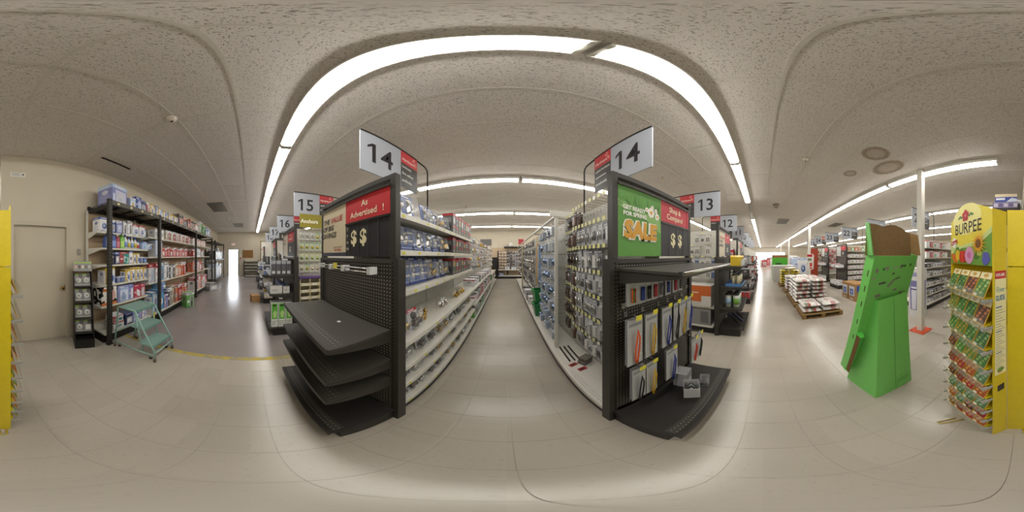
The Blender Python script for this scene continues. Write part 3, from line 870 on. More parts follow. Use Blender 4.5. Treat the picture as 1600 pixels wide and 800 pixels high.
# ================================================================ END CAPS
BLK, BLK2 = '35312c', '3d3a34'
def endcap(name, label, loc, rz, shelves, width=1.1, board=True, pegtop=1.5, pegmat='peg_black_y', base=True, header_h=2.12):
    """front towards -y. origin: floor, middle of the peg plane. shelves: [(z, depth)]"""
    e = thing(name, label, 'shelf unit', loc, rz)
    h = width / 2
    for s in (-1, 1):
        x = s * (h - .03)
        MB().box(x - .03, x + .03, -.02, .06, .003, 1.53, BLK, 'powder').build('post', e)
        pm = MB()
        for k in range(54):
            z = .12 + k * .026
            pm.rect((x - s * .012, -.02, z), X1, Z1, -.004, .004, 0, .014, '0e0d0c', 'matte', off=.0006)
        pm.build('slot_row', e)['kind'] = 'stuff'
    MB().box(-h + .06, h - .06, .0, .02, .17, pegtop, BLK, pegmat).build('back_panel', e)
    MB().box(-h + .06, h - .06, -.018, .04, 1.502, 1.53, BLK2, 'powder').build('top_rail', e)
    if base:
        d = .46
        b = MB().box(-h + .03, h - .03, -d, -.021, .145, .16, '2b2825', 'powder')
        b.box(-h + .03, h - .03, -d - .012, -d - .0005, .13, .166, BLK, 'powder')
        b.rect((0, 0, .16), X1, Y1, -h + .05, h - .05, -d + .03, -d + .09, BLK, 'peg_black_shelf', off=.0006)
        b.build('base_deck', e)
        MB().box(-h + .04, h - .04, -d + .06, -.022, .003, .144, '2a2724', 'powder').build('kick_plate', e)
    for z, d in shelves:
        m = MB().box(-h + .062, h - .062, -d, -.021, z - .014, z, BLK2, 'powder')
        m.box(-h + .062, h - .062, -d - .012, -d - .0005, z - .03, z + .004, BLK, 'powder')
        for s in (-1, 1):
            x = s * (h - .068)
            m.plate([(.021, 0), (d, 0), (d, -.018), (.021, -.085)], (x + .003, 0, z - .0145), -Y1, Z1, .006, BLK, 'powder')
        if d > .25: m.rect((0, 0, z), X1, Y1, -h + .09, h - .09, -d + .03, -d + .09, BLK2, 'peg_black_shelf', off=.0006)
        m.build('shelf', e)
    if board:
        f = MB()
        for s in (-1, 1): f.box(s * (h - .045) - .022, s * (h - .045) + .022, -.015, .035, 1.531, header_h, BLK, 'powder')
        f.box(-h + .067, h - .067, -.012, .03, header_h - .035, header_h, BLK, 'powder')
        f.build('sign_frame', e)
        MB().box(-h + .067, h - .067, -.022, .0, header_h - .09, header_h - .068, '45423c', 'steel').build('sign_channel', e)
    return e
BOT, TOP = 1.548, 2.03

# ---- left end cap (aisle fourteen, beside the picture of empty black shelves)
LX = -1.165
ecl = endcap('end_cap', 'black end cap with four empty black shelves and an advertised price board', (LX, .8, 0), 0, [(.60, .455), (.80, .455), (1.05, .45)])
h = .55
o = (0, -.014, 0)
p = MB().box(-.49, -.03, -.0135, -.006, BOT, TOP + .0, 'd3c5a5', 'signpaper').build('poster', ecl)
for st_, a_, b_, hh_, cc_, kw_ in (('THE', -.47, 1.885, .052, '1f1d22', {}), ('VALUE', -.31, 1.885, .052, 'b52a33', {}), ('OF BIG', -.475, 1.81, .052, '1f1d22', {}), ('SAVINGS', -.485, 1.735, .052, '1f1d22', {}),
                              ('START RIGHT. START HERE.', -.25, 1.63, .009, '2a2830', {'maxw': .17}), ('True Value', -.25, 1.6, .022, 'b52a33', {})):
    MB().text(st_, o, X1, Z1, a_, b_, hh_, cc_, bold=.03, shear=.22, **kw_).build('lettering', p)
MB().box(-.49, -.03, -.0135, -.006, BOT - .0, BOT + .035, '3a3a48', 'signpaper').build('poster_foot', ecl, (0, -.001, 0))
p = MB().box(-.03, .48, -.0135, -.006, 1.832, TOP, 'c3282f', 'signpaper').build('poster', ecl)
MB().text('As', o, X1, Z1, .225, 1.945, .05, 'efe6c6', align='c', bold=.012).build('lettering', p)
MB().text('Advertised', o, X1, Z1, .2, 1.865, .05, 'efe6c6', align='c', bold=.012, maxw=.38).build('lettering', p)
MB().text('!', o, X1, Z1, .415, 1.865, .05, 'efe6c6', bold=.012).build('lettering', p)
MB().box(-.03, .48, -.02, -.006, 1.815, 1.831, '3b3833', 'steel').build('divider', ecl)
for k in range(5):
    x0, x1 = ((-.03, .03), (.032, .15), (.152, .27), (.272, .375), (.377, .48))[k]
    pp = MB().box(x0, x1, -.0135, -.006, BOT, 1.814, '232224', 'signpaper').box(x1 - .004, x1, -.016, -.0136, BOT, 1.814, '4b4a4a', 'plastic').build('price_panel', ecl)
    if k == 0:
        for i, ch in enumerate('from'): MB().text(ch, o, X1, Z1, 0.0, 1.765 - i * .055, .032, 'd8d0b0', align='c', bold=.01).build('lettering', pp)
    if k in (1, 2): MB().text('$', o, X1, Z1, (x0 + x1) / 2, 1.65, .11, 'e6dcb0', align='c', bold=.035).build('lettering', pp)
b = MB().tube([(-.46, -.07, 1.462), (.36, -.07, 1.462)], .006, 'c9c7c2', 'metal').tube([(-.46, -.075, 1.437), (.36, -.075, 1.437)], .004, 'c9c7c2', 'metal')
bar = b.build('scan_bar', ecl)
for x in (-.45, -.2, .02, .35): MB().box(x - .018, x + .018, -.085, -.019, 1.425, 1.475, 'd6d6d2', 'plastic').build('clip', bar)
MB().box(-.12, -.06, -.091, -.086, 1.44, 1.49, 'e6da4c', 'card').build('price_tag', bar)
st = MB()
for k in range(4): st.M = Matrix.Translation((0, 0, 0)) @ Matrix.Rotation(PI / 4 * k, 4, 'Z'); st.box(-.014, .014, -.003, .003, 0, .004, 'd8d8d4', 'plastic')
tag(st.build('peg_clip', None, (-1.0, .6, 1.052)), 'tiny white plastic clip left on the top empty black shelf', 'clip')

# ---- right end cap with bungee straps
RX = 1.12
ecr = endcap('end_cap', 'black end cap with green spring sale poster and hanging strap packs', (RX, .8, 0), 0, [(1.475, .44)])
p = MB().box(-.49, -.03, -.0135, -.006, BOT, TOP, '5d9a3d', 'signpaper').build('poster', ecr)
q = MB()
rnd = random.Random(4)
for k in range(46):      # blades of printed grass in the upper band
    a = -.48 + rnd.random() * .44; hh = rnd.uniform(.03, .11); le = rnd.uniform(-.05, .05); bb = TOP - .16 + .05 * rnd.random()
    q.shape(o, X1, Z1, [(a - .004, bb), (a + .004, bb), (a + le, bb + hh)], ('4f8a34', '6da64a', '467d2f')[k % 3], 'signpaper', off=.0006)
q.shape(o, X1, Z1, [(-.49, TOP - .1), (-.35, TOP - .13), (-.2, TOP - .17), (-.04, TOP - .19), (-.04, TOP - .3), (-.2, TOP - .22), (-.35, TOP - .165), (-.49, TOP - .15)], '8cba6a', 'signpaper', off=.0003)
def daisy(cx, cz, r):
    for k in range(7):
        a = 2 * PI * k / 7
        q.oval(o, X1, Z1, cx + r * .6 * math.cos(a), cz + r * .6 * math.sin(a), r * .42, r * .42, 'f4f2ea', 'signpaper', off=.001 + k * .0001, n=8)
    q.oval(o, X1, Z1, cx, cz, r * .36, r * .36, 'e0a93a', 'signpaper', off=.002, n=8)
daisy(-.16, 1.885, .042); daisy(-.085, 1.865, .03); daisy(-.21, 1.9, .02); daisy(-.1, 1.91, .02); daisy(-.145, 1.93, .018)
q.text('GET READY', o, X1, Z1, -.445, 1.865, .03, 'f1f3e6', bold=.045, maxw=.25, off=.0025).text('FOR SPRING', o, X1, Z1, -.44, 1.822, .03, 'f1f3e6', bold=.045, maxw=.27, off=.0025)
q.text('SALE', o, X1, Z1, -.45, 1.677, .122, 'f3f1e4', bold=.13, maxw=.40, off=.0025, shear=.06).text('SALE', o, X1, Z1, -.437, 1.677, .117, 'dda232', bold=.06, maxw=.372, off=.0035, shear=.06)
q.build('print', p)
p = MB().box(-.03, .43, -.0135, -.006, 1.845, TOP, 'c23340', 'signpaper').build('poster', ecr)
MB().text('Shop &', o, X1, Z1, .2, 1.95, .05, 'f0dcb8', align='c').build('lettering', p)
MB().text('Compare!', o, X1, Z1, .2, 1.88, .05, 'f0dcb8', align='c', maxw=.36).build('lettering', p)
MB().box(-.03, .48, -.02, -.006, 1.825, 1.844, '3b3833', 'steel').build('divider', ecr)
for k in range(4):
    x0 = -.03 + k * .1275; x1 = x0 + .1255
    pp = MB().box(x0, x1, -.0135, -.006, BOT, 1.824, '2b2a2b', 'signpaper').box(x1 - .004, x1, -.016, -.0136, BOT, 1.824, '4b4a4a', 'plastic').build('price_panel', ecr)
    if k in (1, 2): MB().text('$', o, X1, Z1, (x0 + x1) / 2, 1.65, .11, 'e6dcb0', align='c', bold=.035).build('lettering', pp)
MB().box(.44, .48, -.014, -.006, 1.845, TOP, 'c23340', 'signpaper').build('poster', ecr)
MB().tube([(-.488, -.466, 1.468), (.488, -.466, 1.468)], .011, 'a9a7a0', 'metal').build('shelf_edge_bar', ecr)

# hooks and packs on the right end cap
def hook(parent, x, z, L, tagc='e9e03a', tagp=True, y0=-.002, tw=.05):
    m = MB().tube([(x, y0, z), (x, y0 - L, z - .004), (x, y0 - L - .008, z + .006)], .0028, 'b5b3ae', 'metal', 5)
    m.box(x - .014, x + .014, y0 - .006, y0, z - .022, z + .016, 'a5a39d', 'steel')
    if tagp: m.tube([(x, y0, z + .014), (x, y0 - L - .012, z + .012)], .002, 'b5b3ae', 'metal', 5)
    k = m.build('hook', parent)
    if tagp: MB().box(x - tw / 2, x + tw / 2, y0 - L - .016, y0 - L - .013, z - .012, z + .022, tagc, 'card').build('price_tag', k)
    return k
def loop(m, x, z0, z1, y, col, r=.006, spread=.012):
    n = 5
    path = [(x - spread * .3, y, z0)] + [(x - spread * (.5 + .5 * math.sin(PI * (k + 1) / (n + 1))), y - .004 * k, z0 + (z1 - z0) * (k + 1) / (n + 1)) for k in range(n)]
    path += [(x, y - .012, z1 + spread * .8)]
    path += [(x + spread * (.5 + .5 * math.sin(PI * (k + 1) / (n + 1))), y - .004 * (n - k), z1 + (z0 - z1) * (k + 1) / (n + 1)) for k in range(n)] + [(x + spread * .4, y, z0 - .01)]
    m.tube(path, r, col, 'plastic', 6)
    m.tube([(x - spread * .6, y - .002, z0 + (z1 - z0) * .12), (x + spread * .6, y - .002, z0 + (z1 - z0) * .12)], r * 1.1, col, 'plastic', 6)
strap_n = {}
def strap_pack(x, z, w, h, col, cname, where, L=.1, mult=1, kind='loop', long=False):
    """carded strap hanging at hook tip; x,z local to end cap (z of the hook)"""
    hook(ecr, x, z, L)
    for k in range(mult):
        y = .8 - .004 - L + .02 + k * .014
        lab = '%s strap on a grey card, %s' % (cname, where) if k == 0 else '%s carded strap hanging %s behind, %s' % (cname, ('directly', 'second', 'third')[k - 1], where)
        t = thing('strap_pack', lab, 'package', (RX + x + .004 * k, y, z - .015 - h), 0, 'carded straps on the end cap')
        c = MB().box(-w / 2, w / 2, 0, .003, 0, h, 'b9babb', 'card', b='8e8f92')
        if k == 0:
            c.rect((0, 0, 0), X1, Z1, -w * .42, w * .42, h * .87, h * .93, '8b8c90', off=.0007)
            for i in range(6): c.rect((0, 0, 0), X1, Z1, w * .2, w * .44, h * (.2 + i * .09), h * (.23 + i * .09), ('cfd2c4', 'c9b9ae', 'cad0d6')[i % 3], off=.0007)
        c.build('card', t)
        if k == 0:
            s = MB()
            if kind == 'loop': loop(s, 0, (-.03 if long else .02) , h * .78, -.012, col)
            else:
                for i in range(3): s.tube([(-.012 + i * .012, -.008, h * .12), (-.012 + i * .012, -.008, h * .66)], .0055, col if isinstance(col, str) else col[i], 'plastic', 6)
            s.build('strap', t)
r1 = [(-.42, .1, ('e0602a', '57b04a', 'd83c3c'), 'striped orange and green'), (-.335, .07, '3a4fa8', 'blue'), (-.27, .05, '2b2a2c', 'black'), (-.2, .075, 'c03a48', 'red'), (-.125, .05, '7d8088', 'grey'), (-.03, .08, '3f4fa0', 'indigo'), (.08, .08, 'c03a50', 'crimson'), (.17, .07, '55565a', 'charcoal')]
for k, (x, w, col, cn) in enumerate(r1):
    strap_pack(x, 1.42, w, .17, col, cn, 'top row of the strap end cap', .1, 2 if k in (0, 3) else 1, kind='bars')
for x, w, col, cn, wh, mu in ((-.41, .13, 'e2602e', 'orange', 'nearest the post in the middle row', 3), (-.25, .13, 'ddb22e', 'yellow', 'beside the orange one', 2), (-.06, .13, '33419c', 'blue', 'in the middle of the row below the shelf', 2), (.075, .07, '262628', 'black', 'between the blue and yellow straps', 1), (.2, .13, 'ddb22e', 'golden', 'right part of the middle row', 2), (.33, .09, '3340a6', 'royal blue', 'at the right end of the middle row', 1)):
    strap_pack(x, 1.155, w, .37, col, cn, wh, .11, mu)
for x, w, col, cn, wh, mu in ((-.385, .12, '232325', 'black', 'bottom row nearest the post', 3), (-.26, .11, 'ddb22e', 'bright yellow', 'bottom row beside the black one', 1), (.0, .17, '323f98', 'dark blue', 'alone in the bottom row', 2)):
    strap_pack(x, .735, w, .37, col, cn, wh, .12, mu, long=True)
# packs on long hooks at the right-hand side
for k, (x, z, col, cn, w) in enumerate(((.25, .735, 'd9482c', 'vermilion', .1), (.37, .745, '1f1f21', 'jet black', .12))):
    strap_pack(x, z, w, .3 + .02 * k, col, cn, 'lower right corner of the pegboard', .2, 2)
for x in (-.43, -.27, -.1, .05, .2, .34, .44): hook(ecr, x, 1.22 + .0 * x, .02, tagp=False)
# open boxes on the base deck
t = thing('open_box', 'small open carton of loose cables on the black base deck', 'box', (1.13, .53, .161), .5)
m = MB()
for a in ((-.075, .075, -.06, -.057), (-.075, .075, .057, .06), (-.075, -.072, -.057, .057), (.072, .075, -.057, .057)): m.box(a[0], a[1], a[2], a[3], 0.003, .14, 'c9c9c8', 'card')
m.box(-.075, .075, -.06, .06, 0, .003, 'c9c9c8', 'card').rect((0, -.06, 0), X1, Z1, -.075, .075, .0, .06, '3a3230', off=.0008).rect((0, -.06, 0), X1, Z1, -.06, .0, .07, .1, '77787c', off=.0008)
for k in range(14): m.rect((0, -.06, 0), X1, Z1, -.07 + k * .0095, -.063 + k * .0095, .008, .05, ('b03a2c', 'c9a12c', '3c6a3a', '202020')[k % 4], off=.0014)
m.build('carton', t)
m = MB()
for k in range(5): m.tube([(-.05 + .02 * k, -.04, .05), (-.03 + .02 * k, 0, .11), (-.01 + .015 * k, .03, .06)], .006, ('d0d0cc', '2a2a2c', '55585c')[k % 3], 'plastic', 6)
m.build('cables', t)
t = thing('open_box', 'grey printed carton behind the open box of loose cables', 'box', (1.25, .67, .161), .15)
MB().box(-.07, .07, -.06, .06, 0, .19, 'a9a8a8', 'card').rect((0, -.06, 0), X1, Z1, -.07, .07, .1, .19, '8b8a8c', off=.0008).rect((0, -.06, 0), X1, Z1, -.05, .05, .05, .08, 'e2e2df', off=.0008).rect((0, -.06, 0), X1, Z1, .0, .05, .02, .045, '4a6aa8', off=.0008).build('carton', t)
t = thing('cable_pack', 'black cables in a clear bag lying by the open carton', 'package', (1.345, .5, .161), .3)
m = MB()
for k in range(4): m.tube([(-.06, -.02 + .015 * k, .012), (0, .0 + .01 * k, .03), (.05, -.01 + .012 * k, .014), (.085, -.03 + .02 * k, .01)], .007, '222224', 'plastic', 6)
m.build('cables', t); MB().box(-.075, .095, -.04, .05, 0.001, .038, 'd9dcdd', 'clear').build('bag', t)

# ================================================================ AISLE SIGNS
SGREY = 'a9adb5'
def aisle_sign(X, y0, ydir, plus, minus, lists, label, pole_dy=1.28, orange=False, home=False):
    """two-faced sign over a gondola spine; y0 end nearest the corridor, running ydir"""
    t = thing('aisle_sign', label, 'sign', (X, y0 + ydir * .48, 2.1))
    zb, zt, Ln = .33, .90, .96           # local heights above z = 2.1
    def yy(a): return ydir * (a - .48)
    a0, a1 = yy(0), yy(Ln)
    pan = MB().box(-.008, .008, min(a0, a1), max(a0, a1), zb, zt, SGREY, 'signpaper').build('panel', t)
    m = MB()
    for sgn, num, li in ((1, plus, lists[0]), (-1, minus, lists[1])):
        if num is None: continue
        ux = Y1 * sgn
        o = (sgn * .008, 0, 0)
        def A(a): return yy(a) * sgn      # along ux
        lo, hi = sorted((A(.60), A(Ln)))
        m.rect(o, ux, Z1, lo, hi, zb, zt, '3a3836', 'signpaper', off=.0008)
        m.rect(o, ux, Z1, lo, hi, zt - .2, zt, 'cf6a3a' if orange else ('8f9ba8' if home else 'c03a3f'), 'signpaper', off=.0014)
        m.text(num, o, ux, Z1, A(.30), zb + .15, .27, '1d1b1c', align='c', bold=.015, maxw=.42)
        vv, _, gx0, gx1, _, _ = text_geo(num, .015); kk = .27 / text_geo('H', .015)[5]; gw = min(.42, (gx1 - gx0) * kk)
        if num[0] == '1':      # the flag of the one
            a_ = A(.30) - gw / 2
            m.shape(o, ux, Z1, [(a_ + .004, zb + .42), (a_ + .004, zb + .375), (a_ - .06, zb + .335), (a_ - .06, zb + .37)], '1d1b1c', 'signpaper', off=.0011)
        if li[0] == '~': m.rect(o, ux, Z1, lo + .03, lo + .22, zt - .14, zt - .11, 'd9d3cc', 'signpaper', off=.002)
        else: m.text(li[0], o, ux, Z1, lo + .03, zt - .15, .045, 'e8d9cf', maxw=.3, off=.002)
        for i, s in enumerate(li[1:]):
            if s == '~': m.rect(o, ux, Z1, lo + .025, lo + .2 + .06 * (i % 2), zt - .268 - i * .105, zt - .245 - i * .105, 'b9b6b0', 'signpaper', off=.002)
            else: m.text(s, o, ux, Z1, lo + .025, zt - .275 - i * .105, .042, 'd9d6cf', maxw=.31, off=.002)
            if i: m.rect(o, ux, Z1, lo, hi, zt - .2 - i * .11, zt - .197 - i * .11, '6a6866', 'signpaper', off=.0012)
        for (ca, cb) in ((.26, -.06), (.3, -.1), (.285, -.04), (.32, -.13)):
            if not home: m.oval(o, ux, Z1, lo + ca, zt + cb, .02, .025, 'd98d84', 'signpaper', off=.0018, n=6)
    m.build('lettering', pan)
    MB().box(-.014, .014, min(a0, a1), max(a0, a1), zt + .001, zt + .022, '23211f', 'powder').build('top_bar', t)
    yp = yy(pole_dy)
    MB().tube([(0, yp, .026), (0, yp, zt - .08), (0, yp - ydir * .02, zt - .02), (0, yp - ydir * .08, zt + .012), (0, yp - ydir * (pole_dy - Ln) , zt + .012)], .012, '2a2826', 'powder', 8).build('pole', t)
    return t
aisle_sign(LX, .92, 1, '14', '15', (('Hardware', 'locksets', 'fire safety', 'padlocks'), ('Hardware', 'anchors', 'picture hanging')), 'grey aisle fourteen sign over the left shelving with red hardware panel')
aisle_sign(RX, .90, 1, '13', '14', (('Hardware', '~', '~', '~'), ('Hardware', 'cabinet hardware', '~', 'thresholds')), 'grey aisle fourteen sign over the right shelving beside the green poster')

# ================================================================ AISLE 14, LEFT SHELVING
YEND = 10.0
WS = 'd5d1c5'
def price_tags(parent, xw, zc, y0, y1, step, face, rnd, lb=0):
    k = 0; y = y0
    while y < y1:
        m = MB().box(xw if face > 0 else xw - .002, xw + .002 if face > 0 else xw, y, y + .035, zc - .011, zc + .011, 'd8cf3c' if rnd.random() < .75 else 'e4e0d0', 'card')
        W(m.build('price_tag', parent))
        y += step * rnd.uniform(.75, 1.3)
gl = thing('shelving_run', 'white shelving run of lock packs along the left of aisle fourteen', 'shelving', (LX, .9, 0))
W(MB().box(LX - .02, LX + .02, .865, YEND, .12, 2.1, 'cfccc2', 'peg_white_x').build('back_panel', gl))
for k in range(8):
    y = .9 + k * 1.22
    if y < YEND: W(MB().box(LX + .021, LX + .045, y - .012, y + .012, .0, 2.1, WS, 'enamel').build('upright', gl))
FXU, FXL = -.725, -.665
rnd = random.Random(11)
def gshelf(z, fx, y0, y1, th=.028, parent=gl):
    m = MB().box(LX + .046, fx, y0, y1, z - th, z, WS, 'enamel').box(fx + .0005, fx + .014, y0, y1, z - .038, z + .004, 'dbd8cd', 'enamel')
    m.rect((0, 0, z), X1, Y1, fx - .09, fx - .02, y0 + .02, y1 - .02, WS, 'peg_white_shelf', off=.0006)
    s = W(m.build('shelf', parent))
    return s
for bi in range(2):
    y0, y1 = .9 + bi * 1.22 + .002, .9 + (bi + 1) * 1.22 - .002
    for z, fx in ((1.87, FXU), (1.59, FXU), (1.28, FXU), (.88, FXL), (.63, FXL), (.42, FXL)):
        gshelf(z, fx, y0, y1)
        price_tags(gl, fx + .0145, z - .018, y0 + .05, y1 - .05, .19 if bi == 0 else .24, 1, rnd)
    price_tags(gl, FXL + .0145, .135, y0 + .05, y1 - .05, .22, 1, rnd)
for bi in range(2, 7):
    y0, y1 = .9 + bi * 1.22 + .002, .9 + (bi + 1) * 1.22 - .002
    for z in ((.88, .5) if bi < 5 else (.75, .45)): gshelf(z, FXL, y0, min(y1, YEND))
b = MB().box(LX + .046, FXL, .9, YEND, .135, .16, WS, 'enamel').box(FXL + .0005, FXL + .012, .9, YEND, .118, .164, 'dbd8cd', 'enamel')
b.rect((0, 0, .16), X1, Y1, FXL - .09, FXL - .02, .92, YEND, WS, 'peg_white_shelf', off=.0006)
W(b.build('base_deck', gl))
W(MB().box(LX + .046, FXL - .015, .9, YEND, .003, .134, '2b2926', 'powder').build('kick_plate', gl))
# aisle fifteen side: plain back with base
W(MB().box(LX - .5, LX - .021, .9, YEND, .003, .16, '2b2926', 'powder').build('rear_base', gl))

NICK, BRAS, BRNZ = 'd2cec6', 'c5a45a', '6b5a4a'
def knob_geo(m, cx, cz, y, r, col):
    m.lathe([(r * .9, 0), (r * .9, .006), (r * .4, .01), (r * .4, .022), (r * .75, .03), (r, .042), (r * .92, .055), (r * .5, .062)], col, 'metal', 12, (cx, y, cz), 'y')
def lever_geo(m, cx, cz, y, col):
    m.lathe([(.032, 0), (.032, .006), (.016, .01), (.013, .03)], col, 'metal', 12, (cx, y, cz), 'y')
    m.tube([(cx, y - .03, cz), (cx + .035, y - .036, cz), (cx + .072, y - .036, cz - .004)], .0105, col, 'metal', 6)
_lp = {}
def lock_meshes(kind, w, h):
    if (kind, w, h) in _lp: return _lp[(kind, w, h)]
    tilt = Matrix.Rotation(R(-11), 4, 'X')
    c = MB(); c.M = tilt
    main, acc, metal, style = {'bl': ('4c63a4', '2f4288', NICK, 'lever'), 'bk': ('4a62a4', 'cf7a3a', NICK, 'knob'), 'bb': ('2c3f86', 'd5d8e2', BRAS, 'knob'), 'bt': ('5a70ac', '33468c', NICK, 'handle'),
                               'wk': ('d8d6d4', 'b5323c', BRNZ, 'knob'), 'wn': ('d5d4d4', 'a93640', NICK, 'knob'), 'wb': ('cfd0d4', '3c5296', BRAS, 'knob')}[kind]
    c.box(-w / 2, w / 2, 0, .006, 0, h, main, 'card')
    c.rect((0, 0, 0), X1, Z1, -w / 2, w / 2, h * .86, h, acc, off=.0007).rect((0, 0, 0), X1, Z1, -w * .4, w * .2, h * .9, h * .95, 'e6e6ea', off=.0014)
    c.rect((0, 0, 0), X1, Z1, -w / 2, w / 2, 0, h * .1, mixh(main, '1a2450', .4), off=.0007).rect((0, 0, 0), X1, Z1, -w * .5, w * .5, h * .1, h * .125, 'cf8a3a' if kind == 'bk' else 'b9c2dc', off=.0007)
    g = MB(); g.M = tilt
    bl = MB(); bl.M = tilt
    if style == 'lever':
        lever_geo(g, -.02, h * .66, -.004, metal); lever_geo(g, -.02, h * .34, -.004, metal); g.lathe([(.018, 0), (.016, .02)], metal, 'metal', 12, (-.02, -.004, h * .5), 'y')
    elif style == 'handle':
        g.box(-.03, .03, -.01, -.003, h * .17, h * .82, metal, 'metal').tube([(0, -.012, h * .26), (0, -.05, h * .31), (0, -.05, h * .53), (0, -.012, h * .58)], .012, metal, 'metal', 6)
        g.lathe([(.022, 0), (.02, .018)], metal, 'metal', 12, (0, -.011, h * .7), 'y')
    else:
        r = min(.034, w * .23)
        if kind == 'bk': c.oval((0, 0, 0), X1, Z1, -w * .16, h * .55, w * .3, h * .24, '1f2128', off=.0009, n=16)
        knob_geo(g, -w * .2, h * .3, -.004, r, metal); knob_geo(g, w * .2, h * .38, -.004, r, metal)
        if h > .18: g.lathe([(r, 0), (r * .9, .02)], metal, 'metal', 12, (0, -.004, h * .66), 'y')
    bl.box(-w * .44, w * .44, -.07, -.001, h * .14, h * .84, 'dfe6ee', 'clear', b=None)
    _lp[(kind, w, h)] = [(c.mesh('card'), 'card'), (g.mesh('lock_hardware'), 'lock_hardware'), (bl.mesh('blister'), 'blister')]
    return _lp[(kind, w, h)]
KN = {'bl': 'blue carded lever lockset', 'bk': 'blue carded knob lockset', 'bb': 'dark blue carded brass lockset', 'bt': 'blue carded handleset', 'wk': 'white and red carded bronze knobs', 'wn': 'white and red carded nickel knobs', 'wb': 'pale carded brass knobs'}
def lock_pack(kind, w, h, y, z, fx, where, k, turn=0.):
    t = thing('lock_pack', '%s, %s from the end cap, %s' % (KN[kind], ordn(k), where), 'package', (fx - .09, y, z + .006), PI / 2 + turn, 'carded locks in aisle fourteen')
    for me, nm in lock_meshes(kind, w, h): link(me, nm, t)
def lock_row(items, z, fx, where):
    for k, (kind, w, h, y) in enumerate(items): lock_pack(kind, w, h, y, z, fx, where, k, random.uniform(-.05, .05))
lock_row([('bk', .15, .24, 1.0), ('bt', .17, .25, 1.2), ('bt', .13, .23, 1.5), ('bl', .13, .22, 1.66), ('bb', .14, .2, 1.84), ('bl', .13, .21, 2.0)], 1.87, FXU, 'top lock shelf')
lock_row([('bk', .16, .225, .99), ('bl', .17, .225, 1.17), ('bt', .15, .22, 1.36), ('bt', .15, .22, 1.56), ('bl', .15, .21, 1.76), ('bb', .15, .21, 1.96)], 1.59, FXU, 'second lock shelf')
lock_row([('bk', .12, .24, .985), ('bl', .15, .26, 1.13), ('bl', .15, .26, 1.3), ('bl', .13, .25, 1.46), ('bb', .15, .23, 1.64), ('bt', .13, .24, 1.82), ('bb', .14, .22, 1.98)], 1.28, FXU, 'third lock shelf')
lock_row([('bb', .14, .2, 1.0), ('wk', .16, .19, 1.19)], .88, FXL, 'deep middle shelf')
lock_row([('wn', .15, .13, 1.02), ('wk', .11, .13, 1.27), ('wk', .11, .13, 1.46), ('wb', .12, .13, 1.68), ('wb', .12, .13, 1.84), ('wn', .11, .13, 2.03), ('wk', .12, .13, 2.4), ('wn', .12, .13, 2.6), ('wb', .12, .13, 3.0)], .63, FXL, 'fifth lock shelf down')
lock_row([('wk', .12, .12, 1.0), ('wn', .15, .12, 1.18), ('wk', .11, .12, 1.45), ('wb', .14, .12, 1.62), ('wk', .11, .12, 2.1), ('wn', .12, .12, 2.5), ('wb', .12, .12, 2.75), ('wb', .12, .12, 3.1)], .42, FXL, 'sixth lock shelf down')
lock_row([('wk', .1, .12, .98), ('wk', .12, .12, 1.12), ('wn', .1, .12, 1.25), ('wk', .11, .12, 1.45), ('wk', .12, .12, 1.62), ('wn', .1, .12, 1.74), ('wb', .11, .12, 1.9), ('wb', .12, .12, 2.1), ('wk', .12, .12, 2.35), ('wn', .12, .12, 2.6), ('wn', .12, .12, 2.85), ('wb', .12, .12, 3.1)], .16, FXL, 'bottom lock deck')
# loose knob packs lying on the deep shelf
for k, (y, n, col, nm) in enumerate(((1.5, 4, BRAS, 'brass'), (2.05, 3, NICK, 'nickel'), (2.6, 3, BRAS, 'brass'), (2.95, 4, BRAS, 'brass'))):
    for i in range(n):
        t = thing('knob_pack', '%s door knob on the deep shelf, %s of pile %s from the end cap' % (nm, ordn(i), ('one', 'two', 'three', 'four')[k]), 'door knob', (-.79 - .06 * (i // 2) * (i % 2 + 1) * .8, y + .1 * (i - n / 2), .8825), PI / 2 + random.uniform(-.3, .3), 'loose door knobs on the deep shelf')
        g = MB(); g.M = Matrix.Translation((0, .04, .031))
        g.lathe([(.03, 0), (.03, .006), (.012, .01), (.012, .03), (.024, .037), (.03, .05), (.027, .062), (.014, .068)], col, 'metal', 14, axis='y')
        g.build('knob', t)
        MB().box(-.045, .045, .041, .046, .0, .075, 'cfcfd2', 'card').build('card', t)
# grey and red boxes in the second bay
def gr_box(w, h, d, seed):
    m = MB().box(-w / 2, w / 2, -d / 2, d / 2, 0, h, '5b5a5b', t='b5323a')
    o_ = (0, -d / 2, 0)
    m.rect(o_, X1, Z1, -w / 2, w / 2, h * .88, h, 'b5323a', off=.0008).rect(o_, X1, Z1, -w * .36, w * .36, h * .5, h * .84, ('a9a8a4', '8d8c8a', 'b9a274')[seed % 3], off=.0008)
    m.oval(o_, X1, Z1, 0, h * .66, w * .18, h * .11, ('d9d5c8', '2b2a2c', 'c5a45a')[seed % 3], off=.0014)
    m.rect(o_, X1, Z1, -w * .4, w * .4, h * .3, h * .42, ('c03a3f', 'c03a3f', '3c7a46')[seed % 3], off=.0008).rect(o_, X1, Z1, -w * .4, w * .3, h * .08, h * .24, '8f8a7c', off=.0008)
    for sx, ux in ((1, Y1), (-1, -Y1)):
        q_ = (sx * w / 2, 0, 0)
        m.rect(q_, ux, Z1, -d / 2, d / 2, h * .88, h, 'b5323a', off=.0008).rect(q_, ux, Z1, -d * .36, d * .36, h * .56, h * .8, '8a8986', off=.0008).rect(q_, ux, Z1, -d * .36, d * .36, h * .2, h * .42, '37363a', off=.0008)
    return m
